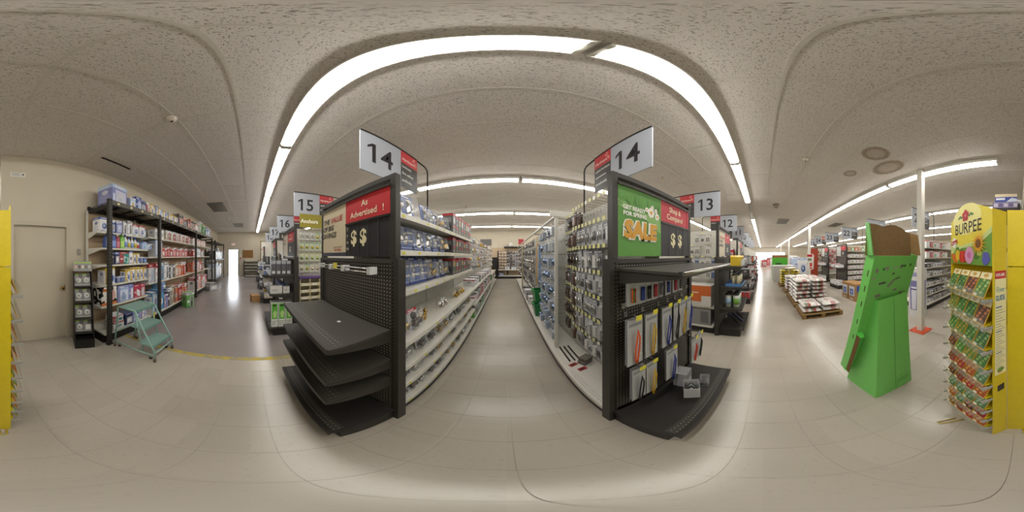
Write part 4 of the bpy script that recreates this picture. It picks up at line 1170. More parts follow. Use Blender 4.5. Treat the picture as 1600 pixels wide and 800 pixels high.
for si, (z, hh, wn_) in enumerate(((1.87, .3, 'top'), (1.59, .22, 'second'), (1.28, .23, 'third'))):
    for k in range(8):
        y = 2.23 + k * .142
        o = gr_box(.125, hh - .02 * (k % 3 == 1), .16, k + si).build('lock_box', None, (FXU - .1, y, z + .0015), PI / 2 + random.uniform(-.02, .02))
        tag(o, 'grey boxed lock with red top, %s in the second bay, %s shelf' % (ordn(k), wn_), 'box', 'grey and red boxed locks in aisle fourteen')

# generic clamshell packs on pegs farther down the aisle
_pk = {}
def peg_pack_mesh(w, h, body, item, head, art=0, t=.03):
    key = (w, h, body, item, head, art)
    if key not in _pk:
        m = MB().box(-w / 2, w / 2, -.004, .0, 0, h, body, 'card')
        m.rect((0, -.004, 0), X1, Z1, -w / 2, w / 2, h * .8, h, head, off=.0006)
        m.rect((0, -.004, 0), X1, Z1, -w * .1, w * .1, h * .93, h * .97, '2a2a2a', off=.0012)
        m.rect((0, -.004, 0), X1, Z1, -w * .4, w * .3, h * .84, h * .88, 'e0e0de', off=.0012)
        if art == 0: m.tube([(-w * .22, -.012, h * .2), (-w * .22, -.016, h * .62), (w * .22, -.016, h * .62), (w * .22, -.012, h * .2)], min(.008, w * .1), item, 'metal', 6)
        elif art == 1: m.lathe([(w * .34, .004), (w * .3, t * .6), (w * .12, t)], item, 'metal', 10, (0, -.0, h * .42), 'y')
        elif art == 2: m.box(-w * .35, w * .35, -t, -.0045, h * .1, h * .7, item, 'film')
        elif art == 3:
            for k in range(3): m.lathe([(w * .13, .004), (w * .11, t * .7)], item, 'metal', 8, (-w * .26 + k * w * .26, 0, h * (.25 + .15 * (k % 2))), 'y')
        _pk[key] = m.mesh('peg_pack')
    return _pk[key]
def hook_x(parent, xb, y, z, L, dirx, tagc='dcd852', tagp=True, tw=.04):
    m = MB().tube([(xb, y, z), (xb + dirx * L, y, z - .003)], .0026, 'b5b3ae', 'metal', 4, cap=False)
    m.box(min(xb, xb + dirx * .005), max(xb, xb + dirx * .005), y - .012, y + .012, z - .018, z + .014, 'a5a39d', 'steel')
    k = W(m.build('hook', parent))
    if tagp:
        a = xb + dirx * (L + .004)
        MB().box(a - .001, a + .001, y - tw / 2, y + tw / 2, z - .004, z + .032, tagc, 'card').build('price_tag', k)
    return k
def hang(name, me, x, y, z, face, label, cat='package', group=None, tilt=0.):
    o = link(me, name, None, (x, y, z), rot=(0, tilt, PI / 2 * face))
    return tag(o, label, cat, group)

# left run beyond the boxes: silver clamshells on pegs, boxed goods below
rnd = random.Random(21)
for bi in range(2, 5):
    y0 = .9 + bi * 1.22
    for r_ in range(5):
        z = 2.02 - r_ * .215
        if z < 1.2: continue
        for c_ in range(7 if bi < 4 else 5):
            y = y0 + .1 + c_ * (.165 if bi < 4 else .22)
            col = rnd.choice(('c6c6c8', 'b2b3b6', 'cfcfd2', 'a9a9ae', 'c9c2b8')); it = rnd.choice((NICK, 'd7d7d8', BRAS, '9a9a9c')); hd_ = rnd.choice(('d8d8da', 'b6b7bb', '8b8f98', 'b5464c'))
            L = .30
            hook_x(gl, LX + .022, y, z, L, 1, tagp=False)
            hang('clamshell_pack', peg_pack_mesh(.12, .18, col, it, hd_, rnd.choice((1, 2, 3)), .05), LX + L + rnd.uniform(-.02, .01), y, z - .187, 1,
                 'silver clamshell pack, peg row %s, %s along bay %s, left of aisle fourteen' % (('one', 'two', 'three', 'four', 'five')[r_], ordn(c_), ('three', 'four', 'five')[bi - 2]), 'package', 'silver clamshell packs in aisle fourteen')
    for zi, z in enumerate((.881, .501, .161)):
        for c_ in range(5):
            y = y0 + .14 + c_ * .23; w = rnd.uniform(.16, .2); hh = rnd.uniform(.14, .24) if zi else rnd.uniform(.12, .17)
            code = rnd.choice(('wra', 'war', 'awr', 'dag', 'rwa', 'wda')) if zi < 2 else rnd.choice(('awd', 'adw', 'rwa', 'gda'))
            o = pbox(w, .24, hh, code, 'oval', bi * 20 + c_ + zi).build('stock_carton', None, (FXL - .14, y, z + .001), PI / 2)
            tag(o, '%s and %s carton, %s in bay %s, %s, left of aisle fourteen' % (CN[code[0]][0], CN[code[1]][0], ordn(c_), ('three', 'four', 'five')[bi - 2], ('upper low shelf', 'lower low shelf', 'bottom deck')[zi]), 'box', 'cartons low in aisle fourteen')
for bi in range(5, 7):
    y0 = .9 + bi * 1.22
    for r_ in range(4):
        for c_ in range(4):
            y = y0 + .15 + c_ * .28
            if y > YEND - .1: continue
            hook_x(gl, LX + .022, y, 2.0 - r_ * .27, .3, 1, tagp=False)
            hang('clamshell_pack', peg_pack_mesh(.2, .22, rnd.choice(('c6c6c8', 'cfc9b0', 'b9b9be')), NICK, rnd.choice(('d8d8da', 'b5464c', '8b8f98')), rnd.choice((1, 2)), .06), LX + .3, y, 2.0 - r_ * .27 - .227, 1,
                 'pale hanging pack, peg row %s, %s along far bay %s, left of aisle fourteen' % (('one', 'two', 'three', 'four')[r_], ordn(c_), ('six', 'seven')[bi - 5]), 'package', 'silver clamshell packs in aisle fourteen')
    for c_ in range(4):
        y = y0 + .16 + c_ * .28
        if y > YEND - .15: continue
        code = rnd.choice(('rwa', 'wra', 'gda'))
        o = pbox(.24, .26, .24, code, 'oval', bi + c_).build('stock_carton', None, (FXL - .14, y, .451), PI / 2)
        tag(o, '%s and %s carton, %s low in far bay %s left of aisle fourteen' % (CN[code[0]][0], CN[code[1]][0], ordn(c_), ('six', 'seven')[bi - 5]), 'box', 'cartons low in aisle fourteen')

# ================================================================ AISLE 14, RIGHT SHELVING
gr = thing('shelving_run', 'white pegboard shelving run of hanging packs along the right of aisle fourteen', 'shelving', (RX, .9, 0))
RB = .98        # peg plane facing the aisle
W(MB().box(RB, RB + .02, .865, YEND, .165, 2.12, 'c9c6bb', 'peg_grey_x').build('back_panel', gr))
W(MB().box(RB + .021, RX + .5, .9, YEND, .003, .16, '2b2926', 'powder').build('rear_base', gr))
W(MB().box(RB + .03, RX + .1, .9, YEND, .161, 2.1, 'bdb9ae', 'enamel').build('spine', gr))
FR = .59
b = MB().box(FR, RB - .001, .865, YEND, .13, .16, 'ddd9cf', 'enamel').box(FR - .012, FR - .0005, .865, YEND, .118, .163, 'd2cec3', 'enamel')
b.rect((0, 0, .16), X1, Y1, FR + .02, FR + .08, .9, YEND, WS, 'peg_white_shelf', off=.0006)
W(b.build('base_deck', gr))
W(MB().box(FR + .015, RB, .865, YEND, .003, .129, '2b2926', 'powder').build('kick_plate', gr))
# fin panel between the first and second bay, with the white header
W(MB().box(.645, .685, 2.11, 2.15, .161, 2.085, 'dfdcd2', 'enamel').build('front_post', gr))
W(MB().box(.686, RB - .001, 2.12, 2.14, 2.04, 2.07, 'd8d5cb', 'enamel').build('post_arm', gr))
W(MB().box(.56, 1.05, 2.08, 2.095, 2.09, 2.17, 'd9d6cd', 'enamel').build('header_board', gr))
W(MB().box(.64, .68, 2.16, YEND, 2.09, 2.12, 'd5d2c8', 'enamel').build('top_rail', gr))
for k in range(3):
    yy_ = 2.3 + k * .9
    W(MB().box(.681, RB, yy_ - .015, yy_ + .015, 2.095, 2.115, '45423c', 'powder').build('rail_arm', gr))
rnd = random.Random(5)
PK1 = [('a6a7aa', 'd0cfcb', '8b8c90', 0), ('bcbdbf', 'a5a4a1', '9c9ea2', 3), ('9a9b9d', 'd5d4d0', '6d6e72', 2), ('b2b2b5', '8d8a87', 'a3a5a8', 0), ('cfcfce', 'b5b4b1', 'b3b5b8', 2), ('77787c', 'c9c7c2', '3a3a3c', 0), ('c4c4c4', 'd9d8d4', 'b0b2b5', 0)]
PK2 = [('4a3f37', '5f5044', '2e2824', 2), ('55493e', '7a6a58', '37302a', 0), ('4a4744', '7a7672', '2e2b29', 0), ('5b4640', '6d5850', '3d302c', 2)]
for r_ in range(7):
    z = 2.06 - r_ * .22
    for c_ in range(15):
        y = .985 + c_ * .075
        far = c_ >= 8
        L = .26 if not far else (.26 if c_ < 10 else .2)
        hook_x(gr, RB - .001, y, z, L, -1, tagc='dedb96' if rnd.random() < .85 else 'e8e6d4')
        if r_ == 0 and c_ < 9: continue          # empty top hooks near the end cap
        if rnd.random() < .06: continue
        pk = rnd.choice(PK2 if (far and c_ >= 9 and rnd.random() < .8) else PK1)
        hang('hardware_pack', peg_pack_mesh(.071, .18, *pk[:3], pk[3]), RB - L + rnd.uniform(.008, .03), y, z - .19, -1,
             '%s carded hardware pack, peg row %s, %s from the right end cap post' % ('brown' if pk in PK2 else 'grey', ('one', 'two', 'three', 'four', 'five', 'six', 'seven')[r_], ordn(c_)), 'package', 'carded cabinet hardware right of aisle fourteen', tilt=rnd.uniform(-.05, .02))
        if rnd.random() < (.75 if not far else .4):
            hang('hardware_pack', peg_pack_mesh(.071, .18, *pk[:3], pk[3]), RB - L + .075, y, z - .191, -1,
             '%s carded hardware pack behind another, peg row %s, %s from the right post' % ('brown' if pk in PK2 else 'grey', ('one', 'two', 'three', 'four', 'five', 'six', 'seven')[r_], ordn(c_)), 'package', 'carded cabinet hardware right of aisle fourteen')
# lone grey heap of bags on the base deck and red cards
t = thing('bag_stack', 'grey bagged parts slumped on the white deck under the pegs', 'package', (.84, 1.62, .161), .4)
for k in range(4): MB().box(-.07 + .008 * k, .06 + .006 * k, -.055, .05, .001 + .022 * k, .021 + .022 * k, ('6d6962', '7d786f', '5f5b55', '857f75')[k], 'film').build('bag', t)
for k, (x, y, a) in enumerate(((.70, 1.62, .35), (.75, 1.5, .25))):
    m = MB().box(-.05, .05, -.028, .028, 0, .003, 'a8302c', 'card').rect((0, 0, .003), X1, Y1, -.03, .02, -.012, .014, '2a2224', off=.0006)
    tag(m.build('red_card', None, (x, y, .1612), a), 'red packaged card lying flat on the white deck, %s' % ('farther one' if k == 0 else 'nearer one'), 'card', 'red cards on the deck')
for k in range(3):
    x = .7 + .06 * k
    tag(MB().box(-.009, .009, -.2, .2, 0, .012, '23211f', 'powder').build('metal_rod', None, (x, 1.9, .1612), -.03), 'thin black rod lying on the white deck, %s from the aisle' % ordn(k), 'rod', 'rods on the white deck')
# second bay: blue clamshells
for r_ in range(8):
    z = 2.03 - r_ * .225
    for c_ in range(6):
        y = 2.25 + c_ * .19
        hook_x(gr, RB - .001, y, z, .3, -1, tagc='e6e4dc', tw=.035)
        pk = rnd.choice((('b4bcc6', 'a3b2c4', 'c9cfd6', 2), ('c0c7ce', '8598b4', 'b6c2d0', 1), ('cdd0d4', 'b3bac2', 'bfc8d2', 2), ('a9b6c6', 'c9cfd6', 'd4d6d8', 3)))
        hang('blue_clamshell', peg_pack_mesh(.16, .19, *pk[:3], pk[3], .07), RB - .29 + rnd.uniform(.0, .02), y, z - .2, -1,
             'pale blue clamshell pack, peg row %s, %s beyond the white post' % (('one', 'two', 'three', 'four', 'five', 'six', 'seven', 'eight')[r_], ordn(c_)), 'package', 'blue clamshells right of aisle fourteen')
# long goods then silver packs
for k in range(7):
    y = 3.5 + k * .085; hh = (1.1, 1.2, 1.15, 1.3, 1.25, 1.35, 1.2)[k]; z = .8
    col, nm = (('4f86c0', 'blue'), ('6aa0d0', 'light blue'), ('4f86c0', 'mid blue'), ('b9bcc0', 'silver'), ('c98a50', 'orange-brown'), ('c9b98a', 'straw'), ('bda878', 'tan'))[k]
    tag(MB().box(-.03, .03, -.012, .012, 0, .8 if k < 3 else hh * .75, col, 'film').build('weather_strip', None, (.74, y, z + .1 * (k % 3)), -PI / 2), '%s long wrapped strip hanging upright right of aisle fourteen' % nm, 'strip', 'long strips right of aisle fourteen')
    hook_x(gr, RB - .001, y, z + .1 * (k % 3) + (.81 if k < 3 else hh * .75 + .01), .24, -1, tagp=False)
for bi, ys in enumerate((4.2, 5.5, 6.9, 8.3)):
    for r_ in range(6):
        z = 2.0 - r_ * .24
        for c_ in range(6 if bi < 2 else 5):
            y = ys + c_ * (.2 if bi < 2 else .25)
            hook_x(gr, RB - .001, y, z, .25, -1, tagp=False)
            pk = rnd.choice((('a9a9ab', '6a6a6c', '55565a', 2), ('7d7d80', 'c9c8c4', '3a3a3c', 1), ('c9c8c6', '8b8a88', 'a9aaac', 3), ('5d5c5c', 'b9b7b2', '8b8b8d', 1)))
            hang('grey_pack', peg_pack_mesh(.15 if bi < 2 else .19, .2, *pk[:3], pk[3], .06), RB - .26 + rnd.uniform(-.03, .02), y, z - .207, -1,
                 'grey hanging pack, peg row %s, %s in far section %s, right of aisle fourteen' % (('one', 'two', 'three', 'four', 'five', 'six', 'seven')[r_], ordn(c_), ordn(bi)), 'package', 'grey packs far right of aisle fourteen')
for k, (y, hh, col) in enumerate(((6.6, 1.75, 'b9ad80'), (6.7, 1.9, 'c9bd92'), (6.78, 1.6, 'a89a6c'))):
    tag(MB().box(-.02, .02, -.012, .012, 0, hh, col, 'wood').build('moulding_strip', None, (.635, y, .162), -PI / 2), 'tall %s wooden strip leaning on the far right shelving' % ('olive', 'pale', 'dark tan')[k], 'strip', 'wooden strips in aisle fourteen')
# green bins stacked on the deck
def tote(x, y, z, rz, lab):
    t = thing('storage_bin', lab, 'bin', (x, y, z), rz, 'green bins in aisle fourteen')
    w0, d0, w1, d1, hh = .26, .3, .30, .36, .29
    m = MB()
    a = [(-w0 / 2, -d0 / 2), (w0 / 2, -d0 / 2), (w0 / 2, d0 / 2), (-w0 / 2, d0 / 2)]; b_ = [(-w1 / 2, -d1 / 2), (w1 / 2, -d1 / 2), (w1 / 2, d1 / 2), (-w1 / 2, d1 / 2)]
    for i in range(4):
        j = (i + 1) % 4
        m.poly([(*a[i], 0), (*a[j], 0), (*b_[j], hh), (*b_[i], hh)], '1f7f42', 'plastic')
        m.poly([(*[v * .95 for v in a[j]], .01), (*[v * .95 for v in a[i]], .01), (*[v * .95 for v in b_[i]], hh), (*[v * .95 for v in b_[j]], hh)], '186a36', 'plastic')
    m.poly([(*q, .002) for q in a[::-1]], '186a36', 'plastic').poly([(*[v * .95 for v in q], .01) for q in a], '186a36', 'plastic')
    m.build('tub', t)
    r_ = MB().box(-w1 / 2 - .012, w1 / 2 + .012, -d1 / 2 - .012, -d1 / 2 + .01, hh - .02, hh + .012, '239049', 'plastic').box(-w1 / 2 - .012, w1 / 2 + .012, d1 / 2 - .01, d1 / 2 + .012, hh - .02, hh + .012, '239049', 'plastic')
    r_.box(-w1 / 2 - .012, -w1 / 2 + .01, -d1 / 2 + .01, d1 / 2 - .01, hh - .02, hh + .012, '239049', 'plastic').box(w1 / 2 - .01, w1 / 2 + .012, -d1 / 2 + .01, d1 / 2 - .01, hh - .02, hh + .012, '239049', 'plastic')
    r_.build('rim', t)
    MB().box(-.06, .06, -d1 / 2 - .03, -d1 / 2 - .0125, hh - .05, hh - .01, '239049', 'plastic').build('handle', t)
tote(.78, 3.66, .166, -PI / 2, 'lower green plastic bin on the white deck in aisle fourteen')
tote(.775, 3.67, .482, -PI / 2 + .06, 'upper green plastic bin stacked on another in aisle fourteen')
o = pbox(.3, .25, .2, 'swe', 'oval', 4).build('product_box', None, (.78, 4.15, .162), -PI / 2); tag(o, 'brown carton on the deck past the green bins', 'box')
for k in range(4):
    o = pbox(.3, .3, .22 + .03 * (k % 2), ('wad', 'daw', 'wpa', 'adw')[k], 'oval', 40 + k).build('product_box', None, (.76, 4.6 + k * .5, .162), -PI / 2)
    tag(o, '%s carton on the right-hand deck of aisle fourteen, %s past the green bins' % (CN[('wad', 'daw', 'wpa', 'adw')[k][0]][0], ordn(k + 1)), 'box', 'cartons on the right deck')

# ---------------------------------------------------------------- far end of aisle 14
ew = thing('wall_unit', 'black framed pegboard unit on the wall closing aisle fourteen', 'shelf unit', (0, 11.5, 0))
W(MB().box(-1.2, 1.6, 11.5, 11.58, .0, 2.12, 'b89f78', 'peg_tan_y').build('back_panel', ew))
for x in (-.62, .06, .92): W(MB().box(x - .03, x + .03, 11.42, 11.499, 0, 1.9, '1c1a18', 'powder').build('post', ew))
W(MB().box(-1.0, -.66, 10.75, 11.49, 0, 1.45, '1e1b19', 'powder').build('side_panel', ew))
for z in (.2, .62): W(MB().box(-.6, 1.3, 11.0, 11.49, z - .04, z, 'dcd9d0', 'enamel').build('shelf', ew))
W(MB().box(-.6, 1.3, 11.05, 11.49, .003, .159, '1c1a18', 'powder').build('kick_plate', ew))
W(MB().box(-.2, 1.15, 11.2, 11.49, 2.12, 2.2, '1c1a18', 'powder').build('header_shelf', ew))
for r_ in range(6):
    for c_ in range(9):
        x = -.5 + c_ * .2
        if x > 1.25: continue
        z = 1.88 - r_ * .2
        left = x < .06
        pk = ('b9a896', 'd9cdbb', '8b5a48', 2) if left else rnd.choice((('d0d2d8', '3a3c44', '8b8f9c', 2), ('2b2c30', 'c9ccd4', '55565c', 1), ('e0e2e8', '8b8f9c', '2b2c30', 2)))
        o = link(peg_pack_mesh(.15, .17, *pk[:3], pk[3], .05), 'wall_pack', None, (x, 11.40, z - .17))
        tag(o, '%s pack on the far end wall unit, row %s, %s from the left' % ('beige' if left else 'black and white', ('one', 'two', 'three', 'four', 'five', 'six')[r_], ordn(c_)), 'package', 'packs on the end wall')
        hk = MB().tube([(x, 11.5, z + .004), (x, 11.39, z + .002)], .004, 'b5b3ae', 'metal', 4).build('hook', ew); W(hk)
for k in range(3): 
    o = pbox(.3, .3, .16, ('bwp', 'wpa', 'wap')[k], 'oval', k).build('product_box', None, (-.38 + k * .42, 11.22, .621 if k else .201)); tag(o, '%s carton on the white shelves at the aisle end, %s one' % (('blue', 'white', 'off-white')[k], ordn(k)), 'box')
t = thing('cooler_jug', 'white rounded container on the black shelf at the aisle end', 'container', (.27, 11.34, 2.201)); MB().lathe([(.12, 0), (.15, .03), (.15, .2), (.11, .27), (.05, .28)], 'e2e0d8', 'plastic', 14).build('tub', t); MB().lathe([(.06, .281), (.06, .31)], 'cfcdc5', 'plastic', 10).build('lid', t)
bb = MB().box(-1.9, -1.1, 11.55, 11.59, 2.3, 2.75, '6b6864', 'signpaper').build('wall_board'); tag(bb, 'dark grey board high on the far wall left of aisle fourteen', 'board')
t = thing('flag_sign', 'small red sign on the right shelving end deep in aisle fourteen', 'sign', (.84, 9.6, 2.13)); MB().box(-.16, .16, -.004, .004, .1, .42, 'c0353a', 'signpaper').build('panel', t); MB().tube([(.12, .005, 0), (.12, .005, .1)], .006, '45423c', 'metal', 6).build('stem', t)

# ================================================================ YELLOW SEED TOWER
YL = 'dfc71c'
A_, B_ = Vector((.47, -1.07, 0)), Vector((.13, -.79, 0))       # front face, seen left to right
sd_ = thing('seed_display', 'tall yellow cardboard seed packet tower with flower header', 'display', (.2, -.98, 0))
ux = (B_ - A_).normalized()                                   # left to right as seen
nf = Vector((ux.y, -ux.x, 0)) if Vector((ux.y, -ux.x, 0)).dot(-A_) > 0 else Vector((-ux.y, ux.x, 0))
fw = (B_ - A_).length
FM = Matrix((( ux.x, -nf.x, 0, A_.x), (ux.y, -nf.y, 0, A_.y), (0, 0, 1, 0), (0, 0, 0, 1)))    # local x along the face, -y outwards
def SB(m, name, parent=sd_):
    o = m.build(name, parent)
    return W(o) if parent is sd_ else o
def fm():
    m = MB(); m.M = FM; return m
DZ = .095
hh0, hh1, hh2 = 1.5, 1.79, 1.86
# body: back, sides, header
m = fm(); m.box(0, fw, DZ - .006, DZ, .02, hh1, YL, 'card'); SB(m, 'back_panel')
m = fm(); m.plate([(0, .02), (.0 + DZ, .02), (DZ, hh1), (0, hh1)], (0, 0, 0), -Y1 * -1, Z1, .006, YL, 'card'); SB(m, 'side_panel')
m = fm(); m.box(fw, fw + .006, 0, DZ, .0, hh1, 'd3bb18', 'card'); side = SB(m, 'side_panel')
arc = [(0, 0), (fw, 0), (fw, hh1 - hh0)] + [(fw * (1 - k / 12), hh1 - hh0 + .068 * math.sin(PI * k / 12)) for k in range(1, 12)] + [(0, hh1 - hh0)]
m = fm(); m.plate(arc, (0, -.001, hh0), X1, Z1, .008, 'e8d64a', 'card'); head = SB(m, 'header')
o = (0, -.001, hh0)
m = fm(); q = m
q.shape(o, X1, Z1, [(.0, .0), (fw, 0), (fw, .19), (fw * .72, .13), (fw * .35, .11), (0, .14)], '6f9a3c', 'signpaper', off=.0006)
q.shape(o, X1, Z1, [(.0, .06), (fw * .35, .1), (fw * .72, .11), (fw, .17), (fw, .2), (fw * .72, .135), (fw * .3, .115), (0, .15)], 'c6d38a', 'signpaper', off=.0008)
for k in range(14): q.oval(o, X1, Z1, .04 + .027 * k, .05 + .05 * ((k * 7) % 5) / 5, .025, .02, ('5c8a35', '86ab4f', '4d7a33', 'a3bd5f')[k % 4], 'signpaper', off=.001 + k * .00005)
q.oval(o, X1, Z1, fw * .44, .28, .16, .1, 'f0e796', 'signpaper', off=.0007, n=24)
q.text('BURPEE', o, X1, Z1, fw * .48, .19, .068, '2b2118', align='c', maxw=.29, bold=.006, off=.0016)
for k in range(5): q.oval(o, X1, Z1, fw * .44 + .022 * math.cos(2 * PI * k / 5 + .3), .302 + .022 * math.sin(2 * PI * k / 5 + .3), .018, .018, 'b3262e', 'signpaper', off=.0018 + k * .0001, n=9)
q.oval(o, X1, Z1, fw * .44, .302, .009, .009, 'd98a80', 'signpaper', off=.0026)
for s in (-1, 1):
    for k in range(3): q.oval(o, X1, Z1, fw * .44 + s * (.045 + .016 * k), .296 + .008 * (k % 2), .013, .007, '3f7a3a', 'signpaper', off=.0018, n=8)
for k in range(3):      # printed carrots
    q.shape(o, X1, Z1, [(.002 + .02 * k, .055), (.014 + .022 * k, .07), (.062 + .02 * k, .006), (.05 + .02 * k, .002)], 'd9722a', 'signpaper', off=.0022 + k * .0001)
q.oval(o, X1, Z1, .098, .055, .028, .037, 'e2b52c', 'signpaper', off=.0026, n=12)
for k in range(3): q.oval(o, X1, Z1, .14 + .024 * k, .046, .018, .04, ('c8342c', 'd2402f', 'b92c27')[k], 'signpaper', off=.0028 + .0001 * k, n=12)
for k in range(10): q.oval(o, X1, Z1, .238 + .032 * math.cos(2 * PI * k / 10), .055 + .034 * math.sin(2 * PI * k / 10), .018, .018, 'd295ba', 'signpaper', off=.0030 + .00005 * k, n=8)
q.oval(o, X1, Z1, .238, .055, .02, .02, 'c46a9c', 'signpaper', off=.004, n=10)
for k in range(18):
    a = 2 * PI * k / 18; cx, cz = .33, .118
    q.shape(o, X1, Z1, [(cx + .03 * math.cos(a - .14), cz + .03 * math.sin(a - .14)), (cx + .078 * math.cos(a), cz + .078 * math.sin(a)), (cx + .03 * math.cos(a + .14), cz + .03 * math.sin(a + .14))], 'e0a526', 'signpaper', off=.0042 + .00003 * k)
q.oval(o, X1, Z1, .33, .118, .04, .04, 'd99a22', 'signpaper', off=.005, n=16); q.oval(o, X1, Z1, .33, .118, .026, .026, '7a4c1e', 'signpaper', off=.0056, n=14)
for k in range(6): q.oval(o, X1, Z1, .395 + .013 * math.cos(k), .035 + .018 * math.sin(2 * k), .02, .02, '5a5aa8', 'signpaper', off=.0034 + .0001 * k, n=8)
q.oval(o, X1, Z1, .05, .14, .03, .036, 'f0ece0', 'signpaper', off=.003, n=16)
q.shape(o, X1, Z1, [(.008, .122), (.09, .135), (.092, .16), (.01, .147)], 'b8262c', 'signpaper', off=.0036); q.text('NON-GMO', o, X1, Z1, .014, .131, .012, 'f2ece0', maxw=.07, off=.004)
q.build('print', head)
# guide strip on the right side panel
o2 = (fw + .006, 0, 0); uy2 = Y1
m = fm(); q = m
q.rect(o2, uy2, Z1, .012, DZ - .006, .82, 1.47, 'e8dfa8', 'signpaper', off=.0007); q.rect(o2, uy2, Z1, .012, DZ - .006, 1.435, 1.475, 'b8262c', 'signpaper', off=.0012)
q.text('NON-GMO', o2, uy2, Z1, .018, 1.447, .016, 'f2ece0', maxw=.062, off=.0018)
q.text('Flower', o2, uy2, Z1, .018, 1.365, .028, '5f9a9c', maxw=.06, shear=.2, bold=0, off=.0016); q.text('GUIDE', o2, uy2, Z1, .016, 1.32, .028, '2a6f92', maxw=.064, bold=.03, off=.0016)
for k in range(26):
    if k % 9 in (0,): q.rect(o2, uy2, Z1, .018, .06, 1.28 - k * .016, 1.287 - k * .016, '4a6f9a', 'signpaper', off=.0014)
    else: q.rect(o2, uy2, Z1, .018, .05 + .02 * (k % 3) * .8, 1.28 - k * .016, 1.284 - k * .016, '9a9a84', 'signpaper', off=.0014)
q.oval(o2, uy2, Z1, .05, .86, .026, .018, '6a8f3c', 'signpaper', off=.0016); q.rect(o2, uy2, Z1, .03, .06, .835, .845, 'c8782c', 'signpaper', off=.0016)
q.build('guide_print', side)
m = fm(); m.plate([(.03, .655), (.075, .66), (.075, .72), (.03, .712)], o2, uy2, Z1, -.003, 'e9e7dc', 'card', '2a2826'); SB(m, 'tag_holder')
# trays of packets
seedc = [('3f7a36', '8fb35a'), ('4c8a3c', 'a9c46a'), ('2f6a34', '79a84e'), ('6a8f3a', 'c9a83a'), ('5a3a2c', 'c86a3a'), ('c05a2a', 'e0a84a'), ('a92c34', '5a7a3a'), ('5f8a5a', 'a8bf9a'), ('b8303a', 'd9a03c'), ('8a5a2c', 'd9b060')]
tz = [1.335, 1.185, 1.03, .885, .74, .60, .455, .32, .18]
rnd = random.Random(3)
LIPX = .055
for r_, z in enumerate(tz):
    m = fm(); m.box(.004, fw - .002, -.03, DZ - .008, z - .006, z, 'd8c01c', 'card'); tr = SB(m, 'tray')
    m = fm(); m.box(.002, fw, -LIPX - .004, -LIPX, z - .02, z + .045, 'd4d4c6', 'clear'); m.build('clear_lip', tr)
    m = fm(); m.box(-.004, .012, -LIPX - .01, -.002, z - .016, z + .0, '9a988e', 'plastic'); m.build('clip', tr)
    m = fm(); m.box(fw - .01, fw + .008, -LIPX - .01, -.002, z - .016, z + .0, '9a988e', 'plastic'); m.build('clip', tr)
    for c_ in range(4):
        lab = 'seed packet, %s from the left in seed tower row %s from the top' % (ordn(c_), ('one', 'two', 'three', 'four', 'five', 'six', 'seven', 'eight', 'nine')[r_])
        base = FM @ Matrix.Translation((.058 + c_ * .105, -.04, z + .002)) @ Matrix.Rotation(R(-28), 4, 'X')
        dk, lt_ = seedc[(r_ * 3 + c_ * 2) % 5 + (0 if r_ < 4 else (4 if r_ < 8 else 5)) if r_ != 6 else 7]
        dk = mixh(dk, '2a2620', .3); lt_ = mixh(lt_, '8a8068', .25)
        q = MB(); q.box(-.049, .049, 0, .004, 0, .143, 'd9a93a', 'card')
        q.rect((0, 0, 0), X1, Z1, -.046, .046, .106, .14, 'e6dfb8', off=.0005).oval((0, 0, 0), X1, Z1, 0, .123, .022, .011, 'c9a24a', off=.0008)
        q.rect((0, 0, 0), X1, Z1, -.046, .046, .006, .103, dk, off=.0005)
        for i in range(9): q.oval((0, 0, 0), X1, Z1, -.034 + .0085 * ((i * 5) % 9), .018 + .0098 * i, .012, .009, lt_ if i % 3 else mixh(dk, lt_, .5), off=.0008 + i * .00006, n=7)
        q.rect((0, 0, 0), X1, Z1, -.046, -.015, .004, .018, 'ece6c8', off=.002)
        po = q.build('seed_packet'); po.matrix_world = base
        tag(po, lab, 'seed packet', 'seed packets in the yellow tower')
for a, b_ in (((.47, -1.05, .006), (.44, -.83, .006)),): pass
W(MB().tube([(.38, -.93, .008), (.455, -.835, .008), (.43, -.825, .008), (.33, -.93, .008)], .006, 'b7a02c', 'plastic', 6).build('foot', sd_))
